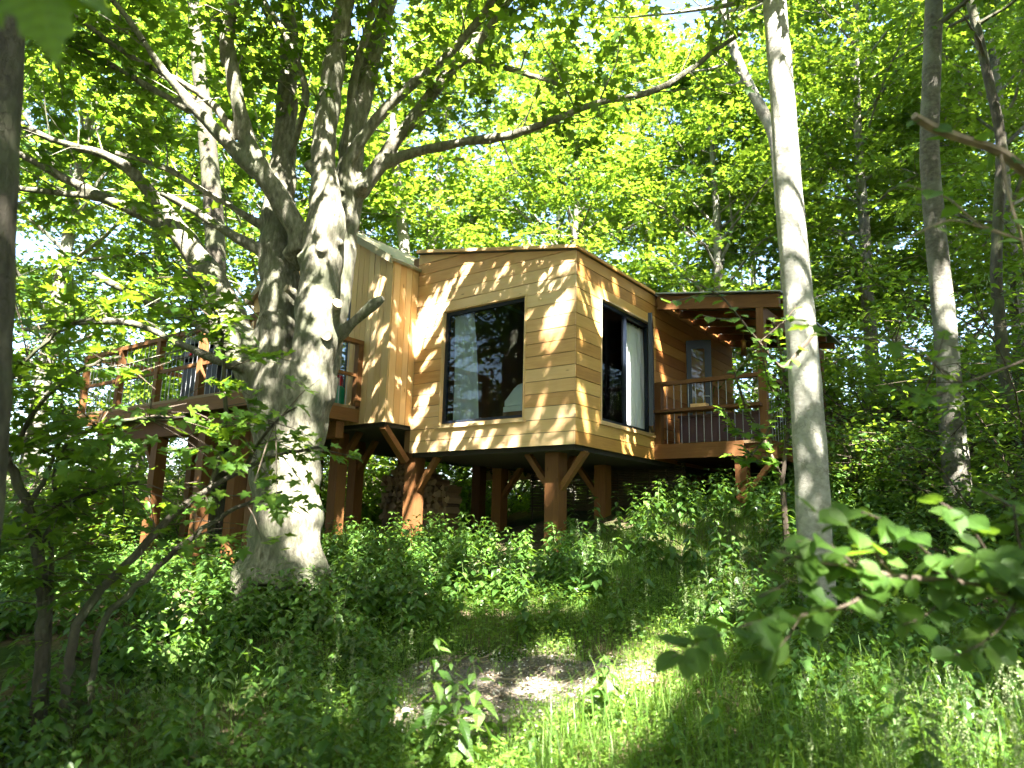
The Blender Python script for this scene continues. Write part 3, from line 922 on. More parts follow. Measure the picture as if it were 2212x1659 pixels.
def soft_box(name, sx, sy, sz, mat, parent, loc, puff=0.03, seed=1, n=14, lump=0.02):
    rng = random.Random(seed)
    ph = [rng.uniform(0, 6) for _ in range(6)]
    V, F = [], []
    def prof(u): return (1 - abs(u) ** 5) ** 0.5 if abs(u) < 1 else 0
    for top in (1, 0):
        for j in range(n + 1):
            for i in range(n + 1):
                u, v = -1 + 2 * i / n, -1 + 2 * j / n
                h = sz * (0.35 + 0.65 * prof(u) * prof(v)) if top else 0.0
                if top: h += lump * (math.sin(4 * u + ph[0]) * math.sin(3.5 * v + ph[1]) + 0.6 * math.sin(9 * u + ph[2] + 3 * v) + .4 * math.sin(14 * v + ph[3]))
                V.append((u * sx / 2, v * sy / 2, max(h, 0.0) if top else 0.0))
    N = (n + 1) ** 2
    for j in range(n):
        for i in range(n):
            a = j * (n + 1) + i
            F.append((a, a + 1, a + n + 2, a + n + 1))
            F.append((N + a, N + a + n + 1, N + a + n + 2, N + a + 1))
    edge = [i for i in range(n + 1)] + [(j) * (n + 1) + n for j in range(1, n + 1)] + [n * (n + 1) + i for i in range(n - 1, -1, -1)] + [j * (n + 1) for j in range(n - 1, 0, -1)]
    for k in range(len(edge)):
        a, c = edge[k], edge[(k + 1) % len(edge)]
        F.append((a, N + a, N + c, c))
    mb = MB(); mb.add(V, F, True)
    o = mb.build(name, mat, parent); o.location = loc
    return o


bed = in_house('bed', -0.82, 1.35, 0.2)
tag(bed, 'bed with heaped white bedding inside the corner windows', 'bed')
MB().box(-0.55, 0.55, -1.12, 1.2, 0.14, 0.36).build('bed_frame', M['inner'], bed)
for sx in (-.46, .46):
    for sy in (-1.0, 1.1): MB().box(sx - .04, sx + .04, sy - .04, sy + .04, 0, 0.14).build('leg', M['inner'], bed)
soft_box('mattress', 1.1, 2.3, 0.22, M['linen'], bed, (0, 0.04, 0.36), lump=0.0)
soft_box('duvet', 1.12, 1.5, 0.34, M['linen'], bed, (0.0, -0.32, 0.46), lump=0.045, seed=5)
soft_box('blanket', 0.8, 0.9, 0.46, M['linen'], bed, (0.16, 0.35, 0.52), lump=0.05, seed=21)
soft_box('pillow', 0.62, 0.42, 0.24, M['linen'], bed, (0.20, 0.70, 0.56), lump=0.012, seed=9)
soft_box('pillow', 0.58, 0.40, 0.22, M['linen'], bed, (-0.26, 0.74, 0.56), lump=0.012, seed=10)

tb = in_house('side_table', -1.95, 2.6, 0.2)
tag(tb, 'small dark table standing behind the gathered curtain in the room', 'table')
MB().box(-.35, .35, -.25, .25, .5, .54).build('table_top', M['inner'], tb)
for sx in (-.3, .3):
    for sy in (-.2, .2): MB().box(sx - .025, sx + .025, sy - .025, sy + .025, 0, .5).build('leg', M['inner'], tb)
lm = in_house('table_lamp', -1.85, 2.6, 0.74)
tag(lm, 'small table lamp with pale shade on the dark table', 'lamp')
MB().lathe([(.06, 0), (.06, .015), (.012, .02), (.012, .2)], 14).build('lamp_stem', M['black'], lm)
MB().lathe([(.11, .19), (.06, .33), (.055, .33), (.1, .195)], 18).build('lamp_shade', M['grey'], lm)
# glazed inner door with bar handles, in the partition
dn = empty('door', parent=house)
MB().box(-1.32, -1.22, 3.255, 3.298, .2, 2.3).build('frame', M['grey'], dn)
MB().box(-1.22, -0.95, 3.265, 3.295, .2, 2.3).build('door_leaf', M['inner'], dn)
for xx in (-1.235, -1.14):
    MB().tube([(xx, 3.255, 1.0), (xx, 3.21, 1.0), (xx, 3.21, 1.35), (xx, 3.255, 1.35)], .009, 6).build('handle', M['steel'], dn)

# gas bottle on the deck
gb = in_house('gas_bottle', DX1 - 0.30, -0.86, DZ)
tag(gb, 'green gas bottle with red guard collar standing behind the deck rail', 'gas bottle')
MB().lathe([(.10, 0), (.15, .015), (.16, .06), (.16, .24), (.15, .29), (.10, .325), (.05, .335)], 24).build('body', M['green'], gb)
cb = MB()
for k in range(5):
    a = 2 * math.pi * k / 5
    pts = [(.115 * math.cos(a + .05 * j), .115 * math.sin(a + .05 * j), .30) for j in range(-4, 5)]
    for j in range(8):
        p, q_ = pts[j], pts[j + 1]
        cb.add([p, q_, (q_[0], q_[1], .46), (p[0], p[1], .46), (p[0] * .93, p[1] * .93, .30), (q_[0] * .93, q_[1] * .93, .30), (q_[0] * .93, q_[1] * .93, .46), (p[0] * .93, p[1] * .93, .46)],
               [(0, 1, 2, 3), (5, 4, 7, 6), (3, 2, 6, 7), (1, 0, 4, 5), (0, 3, 7, 4), (2, 1, 5, 6)])
cb.lathe([(.118, .45), (.118, .475), (.105, .475), (.105, .45)], 24)
cb.build('collar', M['red'], gb)
MB().lathe([(.03, .33), (.03, .37), (.045, .375), (.045, .40), (.02, .41)], 12).build('valve', M['brass'], gb)

# barbecue on the far part of the deck
bq = in_house('barbecue', -6.15, -1.55, DZ, math.radians(8))
tag(bq, 'black gas barbecue with raised domed lid behind the deck balusters', 'barbecue')
cb = MB()
for sx in (-.42, .38): cb.box(sx, sx + .04, -.26, .26, .06, .86)
cb.box(-.38, .38, -.26, -.235, .10, .80); cb.box(-.38, .38, -.235, .26, .10, .14)
cb.box(-.44, .44, -.28, .28, .86, .98)
cb.build('cart', M['black'], bq)
lid = MB()
prof = []
for k in range(11):
    a = math.radians(-10 + 19 * k)
    prof.append((.30 * math.cos(a), .12 + .34 * math.sin(a)))
V, F = [], []
for xx, sc_ in ((-.44, .96), (-.40, 1), (.40, 1), (.44, .96)):
    for (py, pz) in prof: V.append((xx, .02 + py * sc_, .98 + pz * sc_))
n = len(prof)
for i in range(3):
    for k in range(n - 1): F.append((i * n + k, i * n + k + 1, (i + 1) * n + k + 1, (i + 1) * n + k))
F += [tuple(range(n)), tuple(range(4 * n - 1, 3 * n - 1, -1))]
lid.add(V, F, True)
lid.build('lid', M['black'], bq)
MB().tube([(-.3, -.29, 1.18), (-.3, -.34, 1.18), (.3, -.34, 1.18), (.3, -.29, 1.18)], .012, 8).build('handle', M['steel'], bq)
MB().box(-.82, -.445, -.22, .22, .93, .96).build('side_shelf', M['black'], bq)
MB().box(.445, .82, -.22, .22, .93, .96).build('side_shelf', M['black'], bq)
for k in range(3): MB().lathe([(.03, 0), (.03, -.03), (.022, -.035)], 12, c=(-.22 + .22 * k, -.281, .92), axis='y').build('control_knob', M['red'] if k == 0 else M['steel'], bq)
for sx in (-.40, .40):
    MB().lathe([(.07, -.025), (.08, -.015), (.08, .015), (.07, .025)], 16, c=(sx, .2, .08), axis='x').build('wheel', M['black'], bq)
for sx in (-.40, .40): MB().box(sx - .02, sx + .02, -.25, -.21, 0, .07).build('leg', M['black'], bq)

ch = in_house('deck_chair', -5.25, -1.2, DZ, math.radians(-30))
tag(ch, 'pale grey cushioned deck chair behind the balusters next to the barbecue', 'chair')
soft_box('seat', .55, .55, .12, M['grey'], ch, (0, 0, .36))
bk = soft_box('backrest', .55, .6, .12, M['grey'], ch, (0, .30, .40)); bk.rotation_euler = (math.radians(75), 0, 0)
for sx in (-.25, .25):
    for sy in (-.23, .23): MB().box(sx - .02, sx + .02, sy - .02, sy + .02, 0, .37).build('leg', M['frame_z'], ch)
MB().box(-.27, .27, -.25, .25, .33, .365).build('seat_frame', M['frame_x'], ch)

# bench and bits on the porch
bn = in_house('bench', 0.98, 2.92, 0.245)
tag(bn, 'dark plum panelled bench behind the porch balusters', 'bench')
MB().box(-.68, .62, -.25, .3, .05, .44).build('bench_box', M['plum'], bn)
MB().box(-.70, .64, -.27, .32, .44, .475).build('seat', M['plum'], bn)
MB().box(-.64, .58, -.22, .27, 0, .05).build('plinth', M['black'], bn)
bx = in_house('wooden_box', 0.78, 2.335, 0.7675)
tag(bx, 'small open wooden box on the porch middle rail', 'box')
b = MB()
for a in ((-.12, .12, -.07, -.058, 0, .06), (-.12, .12, .058, .07, 0, .06), (-.12, -.108, -.058, .058, 0, .06), (.108, .12, -.058, .058, 0, .06), (-.108, .108, -.058, .058, 0, .01)): b.box(*a)
b.build('box_sides', M['board'], bx)
la = in_house('hanging_lantern', 0.93, 3.95, 1.90)
tag(la, 'brass lantern hanging beneath the porch roof', 'lantern')
MB().lathe([(.045, 0), (.06, .02), (.05, .04), (.04, .22), (.055, .25), (.02, .29)], 16).build('lantern_body', M['brass'], la)
MB().tube([(0, 0, .28), (0, 0, .60)], .006, 6).build('chain', M['brass'], la)

# ---- wood pile beneath the gabled room
wp_x0, wp_x1, wp_y = -5.0, -3.35, 1.55
wz = min(gz_local(wp_x0, wp_y), gz_local(wp_x1, wp_y))
wpile = in_house('woodpile', (wp_x0 + wp_x1) / 2, wp_y, wz)
tag(wpile, 'stack of split firewood logs between the posts beneath the cabin', 'woodpile')
rr = random.Random(3)
z = 0.0
row = 0
protos = []
for k in range(6):
    n = rr.choice((3, 4, 4, 5))
    a0 = rr.uniform(0, 6)
    poly = [(0.075 * rr.uniform(.8, 1.15) * math.cos(a0 + 2 * math.pi * i / n), 0.068 * rr.uniform(.8, 1.15) * math.sin(a0 + 2 * math.pi * i / n)) for i in range(n)]
    protos.append(MB().prism(poly, lambda a, b, d: (a, d, b), -0.17, 0.17).mesh('log', M['log']))
width = wp_x1 - wp_x0
while z < 1.28:
    x = -width / 2 + (0.05 if row % 2 else 0.0)
    while x < width / 2:
        top = 1.12 + 0.18 * math.sin(3.2 * x + 2.4)
        if z < top:
            o = link('log', rr.choice(protos), wpile)
            o.location = (x + rr.uniform(-.012, .012), rr.uniform(-.05, .05), z + .055 + rr.uniform(-.012, .012))
            o.rotation_euler = (0, rr.uniform(0, 6.28), rr.uniform(-.06, .06))
        x += 0.118
    z += 0.098
    row += 1

# woven hurdle under the far side of the floor
for hi, (hx_, hy_, hl_) in enumerate(((-1.4, 3.2, 'woven wattle hurdle panel standing in the dark beneath the cabin floor'), (1.75, 5.0, 'woven wattle hurdle panel in the dark beneath the porch deck'))):
  hu = in_house('wattle_hurdle', hx_, hy_, gz_local(hx_, hy_))
  tag(hu, hl_, 'fence panel')
  for k in range(11):
      MB().tube([(-1.5 + .3 * k, 0, -.2), (-1.5 + .3 * k, 0, 1.05)], .014, 6).build('stake', M['twig'], hu)
  wv = MB()
  for r_ in range(34):
      pts = []
      for k in range(23):
          pts.append((-1.55 + .141 * k, .02 * math.cos(math.pi * k / 2.13 + math.pi * (r_ % 2)), .02 + .029 * r_ + rr.uniform(-.005, .005)))
      wv.tube(pts, .012, 4)
  tag(wv.build('weave', M['twig'], hu), kind='stuff')

# ---------------------------------------------------------------- leaves
def fan(half, droop=0.18, fold=0.22):
    """leaf outline from its upper half (x along the midrib, y aside); first point base, last tip"""
    pts = [(x, y) for x, y in half] + [(x, -y) for x, y in half[-2:0:-1]]
    V = np.array([(x, y, -droop * x * x + fold * abs(y) - 0.25 * y * y) for x, y in pts])
    n = len(pts)
    F = np.array([(0, i, i + 1) for i in range(1, n - 1)])
    return V, F


SYC = fan([(0, 0), (-0.06, 0.30), (0.22, 0.21), (0.54, 0.50), (0.56, 0.19), (1.0, 0)])
SYC_FINE = fan([(0, 0), (-0.10, 0.16), (-0.08, 0.34), (0.10, 0.30), (0.20, 0.22), (0.38, 0.36), (0.42, 0.44), (0.60, 0.52), (0.58, 0.38), (0.54, 0.30), (0.56, 0.19), (0.74, 0.20), (0.78, 0.11), (1.0, 0)])
OVATE = fan([(0, 0), (0.25, 0.27), (0.6, 0.20), (1.0, 0)])


def serrated(n, width, base=0.1, peak=0.35, tooth=0.035, round_=False):
    h = [(0, 0)]
    for i in range(1, n):
        t = i / n
        if round_:
            w = width * (math.sin(math.pi * min(1, t ** 0.75)) ** 0.6)
        else:
            w = width * (t / peak) ** 0.7 if t < peak else width * (1 - (t - peak) / (1 - peak)) ** 0.85
        h.append((t - tooth * .5, w))
        h.append((t + tooth * .3, w * 0.9))
    h.append((1, 0))
    return h


NETTLE_FINE = fan(serrated(9, 0.30), 0.25, 0.15)
HAZEL_FINE = fan([(0, 0), (-.05, .12), (0.0, .24), (.09, .31), (.10, .345), (.2, .37), (.22, .405), (.33, .41), (.35, .44), (.46, .415), (.49, .435), (.59, .385), (.62, .395), (.71, .31), (.75, .305), (.82, .2), (.86, .17), (.92, .07), (1.04, 0)], 0.30, 0.20)


def frames(n, rng, tilt=0.45, up=(0, 0, 1), out=None, outw=0.0):
    N = np.asarray(up, float) + rng.normal(0, tilt, (n, 3))
    N /= np.linalg.norm(N, axis=1)[:, None]
    D = rng.normal(0, 1, (n, 3))
    if out is not None: D = D * (1 - outw) + out * outw * 2
    D -= N * (D * N).sum(1)[:, None]
    D /= np.linalg.norm(D, axis=1)[:, None] + 1e-9
    return N, D


def leaves(P, S, N, D, shape):
    TV, TF = shape
    B = np.cross(N, D)
    S = np.asarray(S, float)[:, None, None]
    V = P[:, None, :] + S * (TV[None, :, 0:1] * D[:, None, :] + TV[None, :, 1:2] * B[:, None, :] + TV[None, :, 2:3] * N[:, None, :])
    k = len(TV)
    F = TF[None] + (np.arange(len(P)) * k)[:, None, None]
    return V.reshape(-1, 3), F.reshape(-1, 3), k


def leaf_mesh(name, P, S, N, D, shape, mat, tint):
    V, F, k = leaves(P, S, N, D, shape)
    return np_mesh(name, V, F, mat, np.repeat(tint, k))


def sprays(C, rng, per, rad, size, flat=0.28, axis=None, tilt=0.4, tint0=None):
    """flat-layered clusters of leaves about the points C"""
    n = len(C)
    idx = np.repeat(np.arange(n), per)
    m = len(idx)
    tiltv = rng.normal(0, 0.25, (n, 3)); nv = np.array([0, 0, 1.0]) + tiltv
    nv /= np.linalg.norm(nv, axis=1)[:, None]
    off = rng.normal(0, 1, (m, 3))
    off /= np.linalg.norm(off, axis=1)[:, None] + 1e-9
    off *= (rng.random(m) ** 0.45)[:, None] * np.asarray(rad)[idx][:, None] if hasattr(rad, '__len__') else ((rng.random(m) ** 0.45) * rad)[:, None]
    comp = (off * nv[idx]).sum(1)
    off -= nv[idx] * (comp * (1 - flat))[:, None]
    P = C[idx] + off
    N = nv[idx] + rng.normal(0, tilt, (m, 3)); N /= np.linalg.norm(N, axis=1)[:, None]
    D = off + rng.normal(0, 0.25, (m, 3)) * (rad if not hasattr(rad, '__len__') else 0.4) + np.array([0, 0, -0.08])
    D -= N * (D * N).sum(1)[:, None]; D /= np.linalg.norm(D, axis=1)[:, None] + 1e-9
    S = size * rng.uniform(0.6, 1.25, m)
    t0 = rng.uniform(0.0, 0.85, n) if tint0 is None else tint0
    T = np.clip(t0[idx] + rng.normal(0, 0.16, m), 0, 1)
    return P, S, N, D, T


# ---------------------------------------------------------------- sun gaps: leaves of the canopy stand clear of these lines
GAPS = []


def gap(p, r):
    GAPS.append((np.asarray(p, float), r))


def keep_gaps(P, soft=0.0):
    k = np.ones(len(P), bool)
    for p, r in GAPS:
        q = P - p
        t = q @ -SUN_TRAVEL
        d2 = (q * q).sum(1) - t * t
        k &= ~((t > 2.0) & (d2 < r * r))
    return k


def out_of_view(P, m=40):
    uv, Z = project(P)
    return (Z < 0.3) | (uv[:, 0] < -m) | (uv[:, 0] > MW + m) | (uv[:, 1] < -m) | (uv[:, 1] > MH + m)


def clear_house(P, pad=0.15):
    h = to_house(P)
    a = (h[:, 0] > -6.75 - pad) & (h[:, 0] < 2.1 + pad) & (h[:, 1] > -0.75 - pad) & (h[:, 1] < 6.05 + pad) & (h[:, 2] > -0.3) & (h[:, 2] < 4.2 + pad)
    b = (h[:, 0] > DX0 - pad) & (h[:, 0] < DX1 + pad) & (h[:, 1] > DYF - pad) & (h[:, 1] < 3) & (h[:, 2] > 0.2) & (h[:, 2] < 1.85)
    return ~(a | b)


# ---------------------------------------------------------------- generic woodland tree: mesh pair, origin at its foot
def gen_tree(seed, H=13.0, r0=0.2, base=3.0, rad=3.4, nb=24, per=15, size=0.15, lean=(0, 0), shape=SYC, sub=6, flat=0.3, leafmat=None, barkmat=None, spray=0.55, forks=0):
    rng = np.random.default_rng(seed)
    random.seed(seed)
    tb = MB()
    n = 9
    tp = []
    wob = rng.normal(0, 0.16, (n, 2)).cumsum(0) * 0.5
    for i in range(n):
        t = i / (n - 1)
        tp.append((lean[0] * t * H + wob[i, 0] * t, lean[1] * t * H + wob[i, 1] * t, -0.35 + (H + 0.35) * t))
    tp = np.array(tp)
    tr = np.array([r0 * (1.25 if i == 0 else 1) * (1 - 0.85 * (i / (n - 1)) ** 1.2) for i in range(n)])
    tb.tube(tp, list(tr), 10, wob=0.03)
    cen = []
    def tpos(z): return np.array([np.interp(z, tp[:, 2], tp[:, 0]), np.interp(z, tp[:, 2], tp[:, 1]), z])
    for b in range(nb):
        t = (b + rng.random()) / nb
        z = base + (H - base) * t ** 0.9 * 0.97
        prof = (0.62 + 0.38 * math.sin(math.pi * min(1, t * 1.15 + 0.12))) * (1 - 0.55 * max(0, t - 0.55) / 0.45)
        L = rad * prof * rng.uniform(0.7, 1.15)
        az = b * 2.39996 + rng.normal(0, 0.3)
        el = math.radians(rng.uniform(8, 38) + 25 * t)
        d = np.array([math.cos(az) * math.cos(el), math.sin(az) * math.cos(el), math.sin(el)])
        p = tpos(z)
        pts = [p]
        m = 5
        for k in range(m):
            d = d + rng.normal(0, 0.13, 3) + np.array([0, 0, 0.05 if k < 3 else -0.06])
            d /= np.linalg.norm(d)
            pts.append(pts[-1] + d * L / m)
        rb = float(np.interp(z, tp[:, 2], tr)) * rng.uniform(0.3, 0.5)
        tb.tube(pts, list(np.linspace(rb, 0.012, m + 1)), 5, cap=False)
        pts = np.array(pts)
        for s in range(sub):
            u = rng.uniform(0.3, 1.0)
            j = min(m - 1, int(u * m))
            q = pts[j] + (pts[j + 1] - pts[j]) * (u * m - j)
            a2 = az + rng.choice((-1, 1)) * rng.uniform(0.4, 1.3)
            d2 = np.array([math.cos(a2), math.sin(a2), rng.uniform(-0.15, 0.45)])
            l2 = L * rng.uniform(0.18, 0.42) + 0.25
            e = q + d2 * l2
            mid = (q + e) / 2 + rng.normal(0, 0.06, 3)
            tb.tube([q, mid, e], [0.012, 0.008, 0.004], 3, cap=False)
            cen += [e, mid + rng.normal(0, 0.2, 3)]
        cen.append(pts[-1])
    cen = np.array(cen)
    P, S, N, D, T = sprays(cen, rng, per, spray, size, flat)
    return tb.mesh('trunk', barkmat or M['bark_mid']), (P, S, N, D, T)


def place_tree(name, label, cat, group, tmesh, cmesh, loc, rz, s=1.0, crown='crown'):
    e = empty(name, loc, rz)
    e.scale = (s, s, s)
    tag(e, label, cat, group)
    link('trunk', tmesh, e)
    o = link(crown, cmesh, e)
    o['kind'] = 'stuff'
    return e


def crown_mesh(data, mat, shape=SYC):
    P, S, N, D, T = data
    return leaf_mesh('crown', P, S, N, D, shape, mat, T)


far = []
for sd, kw in ((21, dict(H=14, base=1.8, rad=3.9, nb=36, per=27, size=0.18, sub=8)), (22, dict(H=17, base=2.4, rad=3.8, nb=38, per=27, size=0.175, lean=(0.03, 0), sub=8)),
               (23, dict(H=12, base=1.2, rad=4.0, nb=34, per=28, size=0.185, lean=(-0.03, 0.02), sub=8))):
    tm, cd = gen_tree(sd, **kw)
    far.append((tm, crown_mesh(cd, M['leaf_far'])))

# ---------------------------------------------------------------- background wood
def on_ground(x, y): return (x, y, float(ground_z(x, y)))


rb = random.Random(5)
BG = []
for (px, Y) in ((60, 17), (300, 24), (540, 19), (760, 24), (900, 20), (1080, 26), (1230, 19), (1420, 23), (1570, 18.5), (1760, 22), (1900, 18), (2080, 20), (2230, 16),
                (-120, 22), (2420, 19), (1000, 31), (1200, 29), (1640, 31), (1960, 30), (2260, 27)):
    BG.append((at(px, 1000, Y)[0], Y))
for i, (x, y) in enumerate(BG):
    tm, cm = far[i % 3]
    place_tree('woodland_tree', 'leafy green tree standing in the sunlit wood behind the treehouse', 'tree', 'trees of the wood behind the treehouse',
               tm, cm, on_ground(x, y), rb.uniform(0, 6.28), rb.uniform(0.85, 1.2) * (.86 if 4 <= i <= 7 or i == 15 else 1.0))

for i, (x, y, s_) in enumerate(((-13, 3.5, 1.1), (-16, 8.5, 1.1), (-11.5, -3, 1.0), (-19, 1, 1.2), (-14, 13, 1.0), (-18, -7, 1.2), (13, 8, 1.1), (14, 2, 1.1), (9, -8, 1.1), (-5, -13, 1.1), (3, -16, 1.2), (12, -12, 1.2))):
    tm, cm = far[(i + 1) % 3]
    place_tree('woodland_tree', 'leafy tree of the wood surrounding the glade, mirrored in the window glass', 'tree', 'trees mirrored in the glass', tm, cm, on_ground(x, y), i * 1.7, s_)

for i, (x, y, s_) in enumerate(((-7.5, -3, .62), (-3.5, -6.5, .6), (0.5, -8.5, .62), (4.5, -7, .6), (8, -3, .62), (9.5, 3, .62), (-9.5, 1.5, .62))):  # out of view, added to hold back ambient light from behind
    place_tree('added_shade_tree', 'low spreading tree added out of view to cut stray light in the glade', 'tree', 'low trees added out of view for shade', far[2][0], far[2][1], on_ground(x, y), i * 2.1, s_)

# understorey bushes: many stems, leaves to the ground
def gen_bush(seed, H, R, stems, per, size, shape, leafmat):
    rng = np.random.default_rng(seed); random.seed(seed)
    tb = MB(); cen = []
    for s in range(stems):
        az = rng.uniform(0, 6.28); L = H * rng.uniform(0.6, 1.1)
        d = np.array([math.cos(az) * .45, math.sin(az) * .45, 1.0]) + rng.normal(0, .12, 3)
        p = np.array([rng.normal(0, .08), rng.normal(0, .08), -0.1]); pts = [p]
        for k in range(6):
            d = d + np.array([math.cos(az) * .09, math.sin(az) * .09, -.07]) + rng.normal(0, .08, 3)
            pts.append(pts[-1] + d / np.linalg.norm(d) * L / 6)
            if k >= 0:
                for j in range(2):
                    off = rng.normal(0, 1, 3) * np.array([R * .36, R * .36, .12])
                    cen.append(pts[-1] + off)
                    tb.tube([pts[-1], pts[-1] + off], [.006, .003], 3, cap=False)
        tb.tube(pts, list(np.linspace(.018, .005, 7)), 5, cap=False)
    cen = np.array(cen)
    cen[:, 2] = np.maximum(cen[:, 2], 0.12)
    P, S, N, D, T = sprays(cen, rng, per, 0.36, size, 0.35)
    return tb.mesh('stems', M['twig']), leaf_mesh('foliage', P, S, N, D, shape, leafmat, T)


bushes = [gen_bush(41, 2.6, 1.5, 12, 14, 0.12, SYC, M['leaf_far']), gen_bush(42, 2.0, 1.4, 12, 15, 0.10, OVATE, M['leaf_hazel']),
          gen_bush(43, 3.4, 1.7, 14, 14, 0.12, OVATE, M['leaf_far'])]


def place_bush(k, x, y, s, label, group, name='woodland_shrub'):
    e = empty(name, on_ground(x, y), rb.uniform(0, 6.28)); e.scale = (s, s, s)
    tag(e, label, 'shrub', group)
    link('stems', bushes[k][0], e)
    o = link('foliage', bushes[k][1], e); o['kind'] = 'stuff'
    return e


lab_r = 'leafy shrub on the bank beyond the pale trunks beside the porch'
for (px, Y, k, s) in ((1830, 10.5, 1, .8), (1930, 12.5, 0, 1), (2050, 13.5, 2, 1.0), (2150, 11, 0, 1), (2230, 9.5, 2, .9), (1880, 15, 2, 1.1), (2000, 17, 2, 1.2), (2180, 15.5, 2, 1.2), (2120, 8.6, 1, .8), (1985, 10.2, 1, .9), (1780, 16.5, 0, 1.2), (1700, 17, 2, 1.1), (2330, 12, 2, 1.2)):
    place_bush(k, at(px, 1000, Y)[0], Y, s, lab_r, 'shrubs on the bank beside the porch')
for (px, Y, k, s) in ((20, 13, 2, 1), (130, 15, 0, 1.1), (300, 17, 2, 1), (450, 19, 0, 1.2), (620, 18.5, 2, 1.1), (780, 19, 0, 1.2), (900, 18.5, 2, 1.1), (1000, 19.5, 0, 1), (-60, 10, 2, 1), (200, 20, 2, 1.2), (60, 21, 2, 1.5), (360, 22, 0, 1.6), (520, 23, 2, 1.5), (680, 22.5, 2, 1.5), (840, 23, 0, 1.6), (960, 22.5, 2, 1.5), (560, 16.5, 1, 1.1), (700, 16.8, 0, .9), (420, 15.5, 1, 1.0), (250, 14, 1, 1.0), (-40, 18, 2, 1.6), (1100, 22, 2, 1.4), (1250, 21, 2, 1.4), (1400, 20.5, 0, 1.4), (1550, 19.5, 2, 1.3)):
    place_bush(k, at(px, 1000, Y)[0], Y, s, 'leafy shrub on the wood floor beyond the deck posts', 'shrubs beyond the deck posts')

